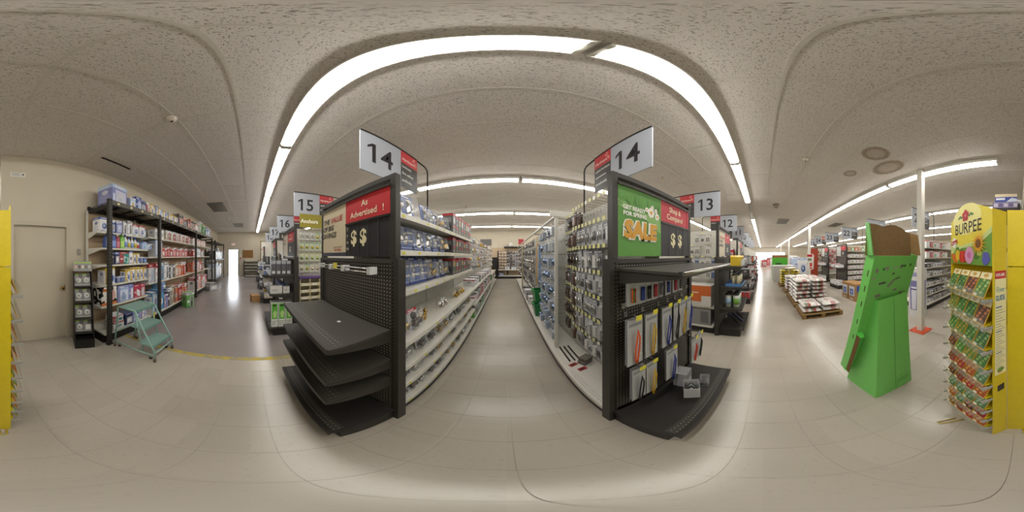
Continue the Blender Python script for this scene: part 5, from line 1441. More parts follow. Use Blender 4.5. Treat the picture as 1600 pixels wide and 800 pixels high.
# second yellow wing, its plain side towards us and packets facing away to the left
s2 = thing('seed_display', 'plain yellow side of the second seed tower beside the flower header', 'display', (0, -1.0, 0))
W(MB().box(-.085, .062, -.872, -.864, .0, 1.49, 'd6bf1a', 'card').build('side_panel', s2)); W(MB().box(-.085, .062, -.872, -.864, 1.496, 1.80, YL, 'card').build('header_side', s2))
W(MB().box(.054, .062, -1.34, -.873, .0, 1.79, 'cdb617', 'card').build('back_panel', s2)); W(MB().box(-.085, .053, -1.35, -1.342, .0, 1.79, YL, 'card').build('side_panel', s2))
W(MB().box(-.085, -.078, -1.341, -.873, 1.5, 1.83, 'e8d64a', 'card').build('header', s2))
for r_, z in enumerate(tz):
    tr = W(MB().box(-.1, .05, -1.34, -.874, z - .006, z, 'd8c01c', 'card').build('tray', s2))
    MB().box(-.145, -.141, -1.34, -.874, z - .02, z + .045, 'd4d4c6', 'clear').build('clear_lip', tr)
    MB().box(-.15, -.087, -.873, -.862, z - .016, z + .002, '9a988e', 'plastic').build('clip', tr)
    dk, lt_ = seedc[(r_ * 2) % 9]
    for c_ in range(4):
        q = MB().box(-.045, .045, 0, .004, 0, .135, 'd9a93a', 'card').rect((0, 0, 0), X1, Z1, -.042, .042, .006, .094, dk, off=.0005).oval((0, 0, 0), X1, Z1, 0, .05, .03, .03, lt_, off=.001)
        po = q.build('seed_packet'); po.matrix_world = Matrix.Translation((-.128, -.95 - .105 * c_, z + .002)) @ Matrix.Rotation(-PI / 2, 4, 'Z') @ Matrix.Rotation(R(-22), 4, 'X')
        tag(po, 'seed packet, %s in row %s of the second yellow tower facing left' % (ordn(c_), ('one', 'two', 'three', 'four', 'five', 'six', 'seven', 'eight', 'nine')[r_]), 'seed packet', 'seed packets in the second yellow tower')
W(MB().tube([(-.02, -.87, .006), (-.03, -.79, .006), (-.06, -.80, .006), (-.06, -.87, .006)], .006, 'b7a02c', 'plastic', 6).build('foot', s2))

# ================================================================ GREEN CARDBOARD DISPLAY
GN = '78cc62'
gd = thing('green_display', 'empty bright green cardboard display stand leaning back with brown header', 'display', (1.23, -1.06, 0))
def F(*pts): return [Vector(p) for p in pts]
b0 = F((1.0, -.83, .002), (1.46, -.83, .002), (1.46, -1.29, .002), (1.0, -1.29, .002)); b1 = F((1.04, -.89, 1.165), (1.2, -.89, 1.165), (1.2, -1.27, 1.165), (1.04, -1.27, 1.185))
bm = MB()
for i in range(4):
    j = (i + 1) % 4
    bm.poly([b0[j], b0[i], b1[i], b1[j]], GN, 'card')
bm.poly(b0, GN, 'card')
W(bm.build('base', gd))
m = MB().poly([(.999, -1.062, .01), (.999, -1.066, .01), (1.0385, -1.08, 1.17), (1.0385, -1.076, 1.17)], '2f7a28', 'card'); W(m.build('seam', gd, (-.001, 0, 0)))
# stamped round mark and lines low on the back
em = MB(); o = (.9985, 0, 0)
em.rect((.997, 0, 0), -Y1, Vector((.0345, 0, 1)), 1.08, 1.24, .19, .194, '3b9a31', 'signpaper', off=.001)
for k in range(4):
    em.oval((.997, 0, 0), -Y1, Vector((.0345, 0, 1)), 1.1 + .045 * k, .12 + .01 * (k % 2), .018, .03, '3b9a31', 'signpaper', off=.001, n=8)
    em.oval((.997, 0, 0), -Y1, Vector((.0345, 0, 1)), 1.1 + .045 * k, .12 + .01 * (k % 2), .012, .022, GN, 'signpaper', off=.0014, n=8)
W(em.build('stamped_mark', gd))
# leaning tray: from (1.44, z .21) up to (.95, z 1.55)
P0, P1 = Vector((1.40, 0, .20)), Vector((.945, 0, 1.55))
ua = (P1 - P0).normalized(); un = Vector((-ua.z, 0, ua.x)).normalized()       # towards -x and down: the back
if un.x > 0: un = -un
Lt = (P1 - P0).length; ya, yb_ = -.775, -1.325; td = .105
def TP(a, y, d): return P0 + ua * a + Vector((0, y, 0)) - un * d
def slab(a0, a1, y0, y1, d0, d1, col, mat='card', inner=None):
    m = MB(); pts = [TP(a, y, d) for d in (d0, d1) for y in (y0, y1) for a in (a0, a1)]
    n = m.add(pts)
    for q_, c in (((0, 1, 3, 2), col), ((4, 6, 7, 5), inner or col), ((0, 4, 5, 1), col), ((2, 3, 7, 6), col), ((0, 2, 6, 4), col), ((1, 5, 7, 3), col)): m.face([n + i for i in q_], c, mat)
    return m
tray = W(slab(0, Lt, ya, yb_, 0, .005, GN).build('tray_back', gd))
W(slab(0, Lt, ya, ya - .005, .0055, td, GN, inner='9a7a50').build('tray_side', gd)); W(slab(0, Lt, yb_ + .005, yb_, .0055, td, GN).build('tray_side', gd))
W(slab(0, .005, ya - .0055, yb_ + .0055, .0055, td, GN).build('tray_end', gd))
for a in (.2, .45, .7, .95, 1.18): W(slab(a, a + .005, ya - .0055, yb_ + .0055, .0055, td * .9, '3fa535').build('tray_shelf', gd))
# slots cut in the tray back and tray side
sl = MB()
def slot(y, a, w_, h_, col='7d7a74', rot=0.):
    c = P0 + ua * a + Vector((0, y, 0)) + un * .0012
    u_, v_ = (-Y1) * math.cos(rot) + ua * math.sin(rot), -(-Y1) * math.sin(rot) + ua * math.cos(rot)
    sl.poly([c - u_ * w_ / 2 - v_ * h_ / 2, c + u_ * w_ / 2 - v_ * h_ / 2, c + u_ * w_ / 2 + v_ * h_ / 2, c - u_ * w_ / 2 + v_ * h_ / 2], col, 'matte')
for y, a, w_, h_, col, rt in ((-.83, 1.30, .03, .035, '8d8a82', 0), (-.9, 1.31, .022, .025, '3f8a34', 0), (-.935, 1.315, .045, .028, '9a978f', 0), (-1.04, 1.315, .09, .008, 'b5b2a8', 0), (-1.115, 1.325, .03, .035, '7d7a74', .2), (-1.15, 1.33, .05, .02, '3d7a32', 0), (-1.24, 1.335, .02, .03, '3a4a32', 0),
                             (-.815, 1.235, .03, .02, 'a5a29a', 0), (-1.03, 1.26, .025, .02, '5a5a50', 0), (-.92, 1.18, .075, .02, '5f5c56', .08), (-.925, 1.183, .06, .01, 'c9c6bc', .08), (-1.03, 1.17, .1, .026, '8d8a80', .75), (-1.1, 1.21, .06, .024, '6f8a5c', .2), (-1.1, 1.09, .05, .02, '8a8780', .1), (-.9, 1.06, .06, .03, '8a8780', .1), (-1.2, 1.04, .05, .03, '8a8780', .1)):
    slot(y, a, w_, h_, col, rt)
sl.build('slots', tray)['kind'] = 'stuff'
ss = MB()
for a in (1.24, 1.1, .95, .75, .55):
    c = P0 + ua * a + Vector((0, ya + .0012, 0)) - un * .03
    ss.poly([c, c - un * .012, c - un * .012 + ua * .055, c + ua * .055], '4a3a28', 'matte')
W(ss.build('side_slots', gd))['kind'] = 'stuff'
# brown strut and tabs along the side
W(MB().plate([(0, 0), (.05, 0), (.05, .62), (0, .62)], P0 + ua * .02 + Vector((0, ya - .006, 0)) + un * .002, un, ua, -.004, '7a5a38', 'cardboard').build('strut', gd))
W(MB().poly([TP(.64, ya - .004, -.06), TP(.64, ya - .05, -.06), TP(.66, ya - .05, .0), TP(.66, ya + .02, .0)], '5cc04e', 'card').build('tab', gd)); W(MB().poly([TP(.03, ya + .01, -.03), TP(.03, ya - .03, -.03), TP(.04, ya - .03, .02), TP(.04, ya + .02, .02)], '5cc04e', 'card').build('tab', gd))
# header: brown inside, green wings
hb = TP(Lt, 0, td)             # far top edge of the tray
hx0 = 1.03
cur = [(-.03, 0), (.55 + .0, 0), (.545, .23), (.5, .235), (.42, .27), (.33, .285), (.24, .275), (.16, .25), (.12, .262), (.0, .265)]
W(MB().plate([(a, b_) for a, b_ in cur], (hx0, ya, 1.555), -Y1, Vector((.06, 0, 1)), .005, '8d7350', 'cardboard', edge='4aa53e').build('header', gd))
W(MB().plate([(0, 0), (.1, 0), (.07, .25), (.0, .27)], (hx0, ya + .002, 1.555), Vector((-1, .25, 0)).normalized(), Vector((.1, .0, 1)), .004, '8d7350', 'cardboard', edge=GN).build('header_wing', gd))
W(MB().plate([(0, 0), (0, .27), (.07, .25), (.1, 0)], (hx0, ya + .007, 1.555), Vector((-1, .25, 0)).normalized(), Vector((.1, .0, 1)), .002, '74c263', 'card').build('header_wing', gd))
W(MB().plate([(0, 0), (0, .235), (.09, .21), (.1, 0)], (hx0, yb_ + .0, 1.555), Vector((-1, -.35, 0)).normalized(), Vector((.1, 0, 1)), .004, '97794f', 'cardboard').build('header_wing', gd))
W(MB().box(.95, hx0 - .006, yb_ + .01, ya - .01, 1.551, 1.556, '9c8058', 'cardboard').build('tray_top', gd))

# ================================================================ COLUMNS
def column(x, y, s, lab, base=True):
    t = thing('steel_column', lab, 'column', (x, y, 0), 0, 'white steel columns')
    MB().box(-s, s, -s, s, .012, CEIL - .008, 'ddd9ce', 'enamel').build('shaft', t)
    if base:
        MB().box(-.17, .17, -.17, .17, .001, .0115, 'c8502c', 'enamel').build('base_plate', t)
        for a in (-1, 1):
            for b_ in (-1, 1): MB().lathe([(.014, 0.0), (.014, .016)], 'b5482a', 'enamel', 6).build('bolt', t, (a * .13, b_ * .13, .012))
    return t
column(1.80, -2.62, .056, 'white square steel column on an orange plate behind the green display')
column(8.95, -2.62, .065, 'white steel column beside the red panel and hanging poster')
column(16.3, -2.62, .065, 'second farthest white column down the right corridor', False)
column(23.6, -2.62, .065, 'farthest white column before the shop windows', False)
NW = dict(zip([str(k) for k in range(4, 26)], 'four five six seven eight nine ten eleven twelve thirteen fourteen fifteen sixteen seventeen eighteen nineteen twenty twenty-one twenty-two twenty-three twenty-four twenty-five'.split()))

# ================================================================ PALLETS OF BAGS
def bag_mesh(w, d, h, base, print1, print2, seed):
    rnd = random.Random(seed); m = MB(); nx, ny = 14, 10
    def hgt(i, j):
        u_, v_ = i / nx * 2 - 1, j / ny * 2 - 1
        e = max(0, (1 - abs(u_) ** 4)) * max(0, (1 - abs(v_) ** 4))
        return h * .5 * e ** .35
    pts = []
    for sgn in (1, -1):
        for j in range(ny + 1):
            for i in range(nx + 1):
                k = hgt(i, j)
                pts.append(((i / nx - .5) * w * (1 + .02 * math.sin(j * 2 + seed)), (j / ny - .5) * d * (1 + .02 * math.sin(i * 1.7 + seed)), h * .5 + sgn * (k - (0 if sgn > 0 else 0)) * (1 if sgn > 0 else 1) + rnd.uniform(-.003, .003) * (1 if k else 0)))
    n = m.add(pts); st = (nx + 1)
    def colr(i, j):
        u_, v_ = i / nx - .5, j / ny - .5
        edge = j in (0, 1, ny - 2, ny - 1)
        if edge and abs(u_) < .3: return (mixh(print1, base, .1), base, mixh(print1, base, .4), mixh(print2, base, .2), base, mixh(print1, base, .3), base)[(i // 2 * 3 + seed + (j > 4)) % 7]
        if abs(u_ + .05) < .2 - v_ * .3 and -.1 < v_ < .14: return mixh(print1, base, .35) if (i + j) % 3 else base
        if .2 < v_ < .3 and abs(u_) < .3: return mixh(print2, base, .4) if i % 2 else base
        if (i * 5 + j * 3 + seed) % 17 == 0: return mixh(print2, base, .5)
        return base
    for j in range(ny):
        for i in range(nx):
            a = n + j * st + i; off = (nx + 1) * (ny + 1)
            m.face((a, a + 1, a + st + 1, a + st), colr(i, j), 'film', True)
            b_ = a + off
            m.face((b_, b_ + st, b_ + st + 1, b_ + 1), colr(i, j) if j in (0, 1, ny - 2, ny - 1) else base, 'film', True)
    return m.mesh('soil_bag')
WB = [bag_mesh(.475, .66, .112, 'd9d5ce', 'a8403a', '66704e', s) for s in range(4)]
YB_ = [bag_mesh(.475, .66, .112, 'd9c23a', '7d7f58', '5b5c66', s) for s in range(3)]
def pallet(x, y, w, d, lab, rz=0.):
    t = thing('wooden_pallet', lab, 'pallet', (x, y, 0), rz, 'wooden pallets in the right corridor')
    for k in range(3): MB().box(-w / 2, w / 2, -d / 2 + k * (d / 2 - .045), -d / 2 + .09 + k * (d / 2 - .045), .021, .1, '9a7a4c', 'wood').build('stringer', t)
    n = 7
    for k in range(n): 
        xx = -w / 2 + .05 + k * (w - .1) / (n - 1)
        MB().box(xx - .045, xx + .045, -d / 2, d / 2, .1005, .12, 'a98a5a', 'wood').build('deck_board', t)
    for k in range(3): MB().box(-w / 2 + k * (w / 2 - .045), -w / 2 + .09 + k * (w / 2 - .045), -d / 2, d / 2, .002, .0205, '8f7044', 'wood').build('bottom_board', t)
def bags(meshes, x0, y0, nx, ny, layers, z0, cname, where, lh=.121, seed=0):
    rnd = random.Random(seed)
    for l_ in range(layers):
        for i in range(nx):
            for j in range(ny):
                o = link(rnd.choice(meshes), 'soil_bag', None, (x0 + i * .72 + rnd.uniform(-.02, .02), y0 - j * .525 + rnd.uniform(-.006, .006), z0 + l_ * lh + .005), PI / 2 + rnd.uniform(-.02, .02))
                tag(o, '%s bag, layer %s up, column %s row %s of %s' % (cname, ('one', 'two', 'three', 'four', 'five', 'six', 'seven')[l_], ('one', 'two', 'three', 'four')[i], ('one', 'two', 'three')[j], where), 'bag', 'bags stacked on pallets')
pallet(4.06, -1.43, .82, 1.04, 'wooden pallet under the low front stack of white bags')
bags(WB, 4.04, -1.17, 1, 2, 2, .121, 'white soil', 'the low front pallet', lh=.13, seed=2)
pallet(5.4, -1.45, 1.56, 1.1, 'dark pallet under the taller white bag stack')
bags(WB, 5.02, -1.19, 2, 2, 6, .121, 'white soil', 'the taller white stack', seed=4)
pallet(7.0, -1.45, .9, 1.1, 'pallet under the rear white bags')
bags(WB, 6.98, -1.19, 1, 2, 5, .121, 'white soil', 'the rear white stack', seed=6)
pallet(8.4, -1.42, .92, 1.2, 'pallet under the yellow bags')
bags(YB_, 8.4, -1.12, 1, 2, 6, .121, 'yellow soil', 'the yellow stack', lh=.121, seed=8)
tag(link(WB[1], 'soil_bag', None, (8.4, -1.4, .864), .5), 'single white bag on top of the yellow bags', 'bag')
# white counter and green display behind
t = thing('counter_unit', 'white boxy counter behind the yellow bags', 'counter', (10.2, -1.25, 0))
MB().box(-.55, .55, -.65, .62, .002, .93, 'bdbcb6', 'enamel').build('body', t); MB().box(-.57, .57, -.67, .64, .931, .96, 'd0cfc9', 'enamel').build('top', t)
t = thing('green_display', 'distant green cardboard display with brown top behind the white counter', 'display', (11.6, -1.2, 0))
m = MB().box(-.25, .25, -.54, .54, .002, 1.42, '4fae2f', 'card'); m.build('body', t); MB().box(-.25, .25, -.54, .54, 1.421, 1.62, '98714a', 'cardboard').build('header', t); MB().box(-.257, -.2505, -.12, .3, .96, 1.06, '3a4a3a', 'card').build('opening', t)

# cartons on the floor near aisle 22
def carton(x, y, w, d, h, rz, lab):
    m = MB().box(-w / 2, w / 2, -d / 2, d / 2, 0, h, 'a98458', 'cardboard')
    m.rect((0, -d / 2, 0), X1, Z1, -w * .42, w * .36, h * .3, h * .85, 'd3d6de', 'card', off=.001).rect((0, -d / 2, 0), X1, Z1, -w * .3, w * .2, h * .36, h * .7, '4b62ae', 'card', off=.002)
    m.oval((0, -d / 2, 0), X1, Z1, -w * .05, h * .52, w * .14, h * .12, '9fb0dc', 'card', off=.003).rect((0, -d / 2, 0), X1, Z1, -w * .3, w * .2, h * .05, h * .15, 'c9c6bc', 'card', off=.001)
    m.rect((w / 2, 0, 0), Y1, Z1, -d * .4, d * .3, h * .55, h * .9, '3f57a6', 'card', off=.001).rect((-w / 2, 0, 0), -Y1, Z1, -d * .4, d * .3, h * .55, h * .9, '3f57a6', 'card', off=.001).rect((0, 0, h), X1, Y1, -w / 2, w / 2, -.02, .02, '8d6d44', 'card', off=.001)
    tag(m.build('cardboard_carton', None, (x, y, .001), rz), lab, 'box', 'brown cartons near aisle twenty-two')
carton(4.72, -3.12, .44, .5, .6, PI, 'brown carton with blue print on the floor, right-hand of the pair'); carton(5.2, -3.12, .44, .5, .6, PI, 'brown carton with blue print on the floor, left-hand of the pair')
# white appliance carton behind the green display
t = thing('appliance_carton', 'tall white carton with violet printed bin behind the column', 'box', (2.36, -3.3, .001), PI)
m = MB().box(-.16, .16, -.16, .16, 0, 1.25, 'd9d8d6', 'card'); o = (0, -.16, 0)
m.shape(o, X1, Z1, [(-.1, .2), (.1, .2), (.13, .95), (-.13, .95)], '7a78a6', 'card', off=.0008).shape(o, X1, Z1, [(-.06, .22), (.06, .22), (.08, .8), (-.08, .8)], 'd6d6e2', 'card', off=.0016).rect(o, X1, Z1, -.09, .09, .72, .75, '3c3a78', 'card', off=.0024).rect(o, X1, Z1, -.12, .1, 1.05, 1.15, '9a98b8', 'card', off=.0008)
q = (.16, 0, 0); m.shape(q, Y1, Z1, [(-.1, .2), (.1, .2), (.13, .95), (-.13, .95)], '7a78a6', 'card', off=.0008).shape(q, Y1, Z1, [(-.06, .22), (.06, .22), (.08, .8), (-.08, .8)], 'd6d6e2', 'card', off=.0016).rect(q, Y1, Z1, -.09, .09, .72, .75, '3c3a78', 'card', off=.0024)
m.build('carton', t)

# ================================================================ OTHER SHELVING RUNS
def run(X, y0, y1, label, side, shelves=None, col='cfccc2', peg='peg_white_x', baseh=.16, depth=.5, zt=2.1):
    """double-sided run; side = +1/-1 is the visible face"""
    t = thing('shelving_run', label, 'shelving', (X, y0, 0))
    a, b_ = sorted((y0, y1))
    W(MB().box(X - .02, X + .02, a, b_, .165, zt, col, peg).build('back_panel', t))
    W(MB().box(X - depth + .02, X + depth - .02, a, b_, .003, .13, '24221f', 'powder').build('kick_plate', t))
    W(MB().box(X - depth, X + depth, a, b_, .131, baseh, WS, 'enamel').build('base_deck', t))
    for z in shelves or ():
        f0, f1 = sorted((X + side * .021, X + side * (depth - .05)))
        W(MB().box(f0, f1, a, b_, z - .03, z, WS, 'enamel').build('shelf', t))
    return t
def simple_board(e, l1, l2, h=.55, red='c0353a', cream='cfc4ae', dark='2b2a2b', flip=False):
    """price board of a distant end cap"""
    p = MB().box(-h + .07, -.03, -.0135, -.006, BOT, TOP, cream, 'signpaper').build('poster', e)
    m = MB(); o = (0, -.014, 0)
    for k, s in enumerate(l1): m.text(s, o, X1, Z1, -.46, 1.88 - k * .075, .05, ('26242a', 'b52a33')[k == 0 and len(s) > 4], maxw=.4, shear=.2, bold=.02)
    if l1: m.build('lettering', p)
    p = MB().box(-.029, h - .07, -.0135, -.006, 1.83, TOP, red, 'signpaper').build('poster', e)
    m = MB()
    for k, s in enumerate(l2): MB().text(s, o, X1, Z1, .22, 1.945 - k * .07, .045, 'efe0c6', align='c', maxw=.4).build('lettering', p)
    pp = MB().box(-.029, h - .07, -.0135, -.006, BOT, 1.825, dark, 'signpaper').build('price_panel', e)
    MB().text('$$', o, X1, Z1, .2, 1.64, .1, 'd9d4c0', align='c').build('lettering', pp)

# ---- gondola between aisles fifteen and 16 (left)
G = -3.4
g15 = run(G, .9, 9.8, 'shelving run left of aisle fifteen with anchors on pegs', 1, ())
ec = endcap('end_cap', 'black end cap with boxed goods and white binders left of aisle fifteen', (G, .8, 0), 0, [(.84, .45), (1.2, .45)]); simple_board(ec, ('VALUE', 'OF BIG'), ('As', 'Advertised!'))
aisle_sign(G, .92, 1, '15', '16', (('Hardware', 'anchors', 'picture hanging'), ('Hardware', '~')), 'grey aisle fifteen sign above the yellow anchors panel')
t = thing('header_sign', 'mustard yellow anchors header over the small parts bins', 'sign', (G + .46, .95, 2.1))
MB().box(-.01, .01, -.04, 1.1, .0, .27, '8f8420', 'signpaper').build('panel', t)
MB().text('Anchors', (.011, 0, 0), Y1, Z1, -.03, .09, .075, 'e9e6d2', maxw=.36, bold=.035).build('lettering', t)
rnd = random.Random(9)
W(MB().box(G + .3, G + .32, .9, 2.1, 1.15, 2.095, 'd5d3c4', 'peg_white_x').build('peg_panel', g15))
for r_ in range(4):
    for c_ in range(6):
        y = .97 + c_ * .11; z = 2.03 - r_ * .21
        pk = (('d0d0c6', 'a9a8a2', 'b9b8b0', 0), ('c4cbb0', 'cdb85a', '8fae7a', 1), ('cfd0b8', '9db06a', 'c9c88a', 1), ('d5d3c8', 'c9bf9a', 'c9c5b0', 1))[r_ if rnd.random() < .8 else 1]
        hook_x(g15, G + .321, y, z, .08, 1, tagp=False)
        hang('anchor_pack', peg_pack_mesh(.09, .16, *pk[:3], pk[3], .03), G + .395, y, z - .167, 1, 'small parts pack under the anchors panel, row %s, %s from the end cap' % (('one', 'two', 'three', 'four')[r_], ordn(c_)), 'package', 'anchor packs in aisle fifteen')
W(MB().box(G + .3, G + .47, .9, 2.1, 1.115, 1.145, '5d3f86', 'plastic').build('purple_trim', g15))
bn = thing('parts_cabinet', 'cream cabinet of small open bins below the purple strip', 'cabinet', (G + .4, 1.4, .162))
W(MB().box(G + .3, G + .31, .92, 2.0, .162, 1.11, 'c3b893', 'enamel').build('back', bn))
for c_ in range(6): W(MB().box(G + .311, G + .46, .92 + c_ * .2 - .008, .92 + c_ * .2 + .008, .162, 1.11, 'c9bf9c', 'enamel').build('divider', bn))
for r_ in range(7):
    z = .165 + r_ * .134
    for c_ in range(5):
        y = .93 + c_ * .2
        q = MB().box(G + .312, G + .45, y, y + .18, z, z + .012, 'c9bf9c', 'enamel').box(G + .45, G + .465, y, y + .18, z, z + .06, 'd6cdae', 'enamel').box(G + .33, G + .449, y + .01, y + .17, z + .0125, z + .05, '6d6a62', 'film').rect((G + .465, 0, 0), Y1, Z1, y + .03, y + .13, z + .015, z + .045, 'e9e6da', off=.0008)
        W(q.build('bin', bn))
# goods on that end cap
for k in range(4):
    m = MB().box(-.043, .043, -.12, .12, 0, .26, '56575a', 'card').rect((0, -.12, 0), X1, Z1, -.04, .04, .2, .255, 'a9aaae', off=.001).rect((0, -.12, 0), X1, Z1, -.03, .03, .02, .07, 'c9c9c6', off=.001).rect((-.043, 0, 0), -Y1, Z1, -.12, .12, .0, .26, '8b8c90', off=.001)
    tag(m.build('binder_box', None, (G + .3, .42 + k * .095, 1.2015), PI / 2), 'grey upright carton on the black end cap shelf by aisle fifteen, %s from the left' % ordn(k), 'box', 'grey cartons on the aisle fifteen end cap')
o = MB().plate([(-.42, 0), (.24, 0), (.24, .29), (-.3, .29)], (G - .12, .755, 1.2015), X1, Z1, -.02, 'd3d1ca', 'card').build('display_tray'); tag(o, 'white sloped tray panel behind the grey cartons on the end cap', 'tray')
for k in range(6):
    o = MB().lathe([(.055, 0), (.055, .15), (.05, .16)], '3a4f8f', 'plastic', 10).build('blue_jar', None, (G - .4 + .12 * (k % 6), .63, .8415)); tag(o, 'blue round jar on the end cap shelf by aisle fifteen, number %s from the left' % ordn(k), 'jar', 'blue jars on the aisle fifteen end cap')
for k, (x, w) in enumerate(((G + .3, .22), (G + .3, .12))):
    m = MB().box(-w / 2, w / 2, -.12, .0, 0, .15 - .02 * k, 'd6d4cd', 'card').rect((0, -.12, 0), X1, Z1, -w * .4, w * .1, .05, .08, 'b9b7b0', off=.001)
    tag(m.build('white_carton', None, (x, .47 if k == 0 else .66, .8415), PI / 2), '%s plain white carton in front of the blue jars' % ('wide', 'narrow')[k], 'box', 'white cartons on the end cap')
for k in range(3):
    m = MB().box(-.062, .062, -.1, .1, 0, .5, 'e2e4dc', 'card').rect((0, -.1, 0), X1, Z1, -.05, .05, .17, .49, '5cae3c', off=.001).shape((0, -.1, 0), X1, Z1, [(-.02, .2), (.03, .2), (.04, .3), (.01, .36), (-.03, .3)], 'b9dc8a', off=.002).rect((0, -.1, 0), X1, Z1, -.03, .03, .43, .47, '2a3a24', off=.002)
    for i in range(3): m.rect((0, -.1, 0), X1, Z1, -.05, .05 - .02 * i, .12 - .035 * i, .13 - .035 * i, '6a6a64', off=.001)
    m.rect((-.062, 0, 0), -Y1, Z1, -.09, .09, .05, .47, '6d6a68', off=.001)
    tag(m.build('bulb_box', None, (G + .36, .43 + k * .135, .168), PI / 2), 'green and white light bulb carton low on the end cap, %s from the left' % ordn(k), 'box', 'green bulb cartons')
o = MB().box(-.17, .17, -.14, .14, 0, .22, 'a98458', 'cardboard').build('cardboard_carton', None, (-5.5, .14, .001), .2); tag(o, 'small brown carton on the concrete beyond the green bulb cartons', 'box')

# ---- farther left runs
for i, (X, n0, n1) in enumerate(((-5.65, '16', '17'), (-7.9, '17', '18'), (-10.1, '18', '19'))):
    r_ = run(X, .9, 9.8, 'distant shelving run left of aisle %s with pale stock' % NW[n0], 1, (.6, 1.0, 1.4) if i == 0 else (.7, 1.2))
    ec = endcap('end_cap', 'distant dark end cap left of aisle %s with mixed stock' % NW[n0], (X, .8, 0), 0, [(.55, .45), (.95, .45)], board=(i != 1)); 
    if i != 1: simple_board(ec, (), ())
    aisle_sign(X, .92, 1, n0, n1, (('Hardware', '~'), ('Hardware', '~')), 'grey aisle %s sign over the left shelving runs' % NW[n0])
    rnd = random.Random(30 + i)
    for z, nm in ((.5515, 'lower'), (.9515, 'upper'), (.168, 'bottom')):
        for k in range(4):
            code = rnd.choice(('wda', 'bwn', 'wad', 'ywd', 'daw', 'eaw')); hh = rnd.uniform(.14, .3)
            o = pbox(.2, .26, hh, code, 'oval', i * 10 + k).build('shelf_carton', None, (X - .36 + k * .24, .56, z)); tag(o, '%s and %s carton on the %s deck of the aisle %s end cap, %s' % (CN[code[0]][0], CN[code[1]][0], nm, NW[n0], ordn(k)), 'box', 'cartons on the left end caps')
    for k in range(3):
        for z, nm in ((1.4015, 'high'), (1.0015, 'middle'), (.6015, 'low')) if i == 0 else ((1.2015, 'high'), (.7015, 'low')):
            code = rnd.choice(('ewo', 'wea', 'ews', 'wyo')); o = pbox(.18, .3, .24, code, 'split', k).build('shelf_carton', None, (X + .28, 1.05 + k * .22, z), PI / 2); tag(o, '%s carton on the %s shelf inside aisle %s, %s from its end cap' % (CN[code[0]][0], nm, NW[n0], ordn(k)), 'box', 'cartons inside the left aisles')
t = thing('header_sign', 'dark brown header board below the aisle seventeen sign', 'sign', (-5.65 + .46, .95, 2.05)); MB().box(-.01, .01, -.04, 1.0, 0, .26, '37302a', 'signpaper').build('panel', t); MB().text('Brackets', (.011, 0, 0), Y1, Z1, .05, .09, .09, 'd9d4c4', maxw=.6, bold=.02).build('lettering', t)
# far left wall items
t = thing('exit_sign', 'small red and white exit sign above the daylight door', 'sign', (XL + .02, -1.35, 2.35)); MB().box(-.018, .02, -.15, .15, 0, .2, 'e4e0d6', 'plastic').build('case', t); MB().text('EXIT', (.021, 0, 0), Y1, Z1, 0, .045, .11, 'c03a34', align='c', bold=.03, mat='exit_glow', maxw=.26).build('lettering', t)
t = thing('notice_board', 'brown cork notice board on the far left wall', 'board', (XL + .004, -.25, 1.4)); MB().box(0, .02, -.35, .42, 0, .6, '8f6a40', 'cardboard').build('cork', t); MB().box(0, .026, -.39, -.352, -.03, .63, '6d5130', 'wood').build('frame', t)
t = thing('fire_alarm', 'small red fire alarm box beside the daylight door', 'alarm', (XL + .002, -.8, 1.3)); MB().box(0, .05, -.05, .05, 0, .14, 'b8282c', 'plastic').build('case', t); MB().box(.051, .06, -.03, .03, .04, .07, 'e4e0d6', 'plastic').build('handle', t); MB().box(0, .01, -.05, .05, .2, .36, 'dcd9d0', 'card').build('notice', t)
t = thing('shelf_unit', 'empty low white shelf unit against the far left wall', 'shelf unit', (XL + .3, 0.02, 0))
for y in (-.5, .52): MB().box(-.25, .3, y - .02, y + .02, .002, 1.25, '24211f', 'powder').build('side', t)
for z in (.08, .5, .72, .95, 1.2): MB().box(-.25, .3, -.479, .499, z - .03, z, 'dcdad2', 'enamel').build('shelf', t)
MB().tube([(-.25, -.47, .1), (-.25, .49, .46)], .008, '3a3836', 'metal', 6).build('cross_brace', t)
t = thing('door_panel_stack', 'stack of white panel boards in a wooden frame at the far left wall', 'panels', (XL + .35, 1.35, 0))
MB().box(-.3, .3, -.62, .62, .002, 2.6, 'd9d6cc', 'enamel').build('board', t)
for z in (1.3, 2.0, 2.61): MB().box(-.31, .31, -.63, .63, z, z + .05, '8b7a5a', 'wood').build('rail', t)
MB().box(.301, .33, -.66, -.6, .002, 2.66, '8b6a40', 'wood').build('post', t); MB().box(.305, .32, .2, .5, 2.2, 2.45, 'd9b52c', 'card').build('notice', t)

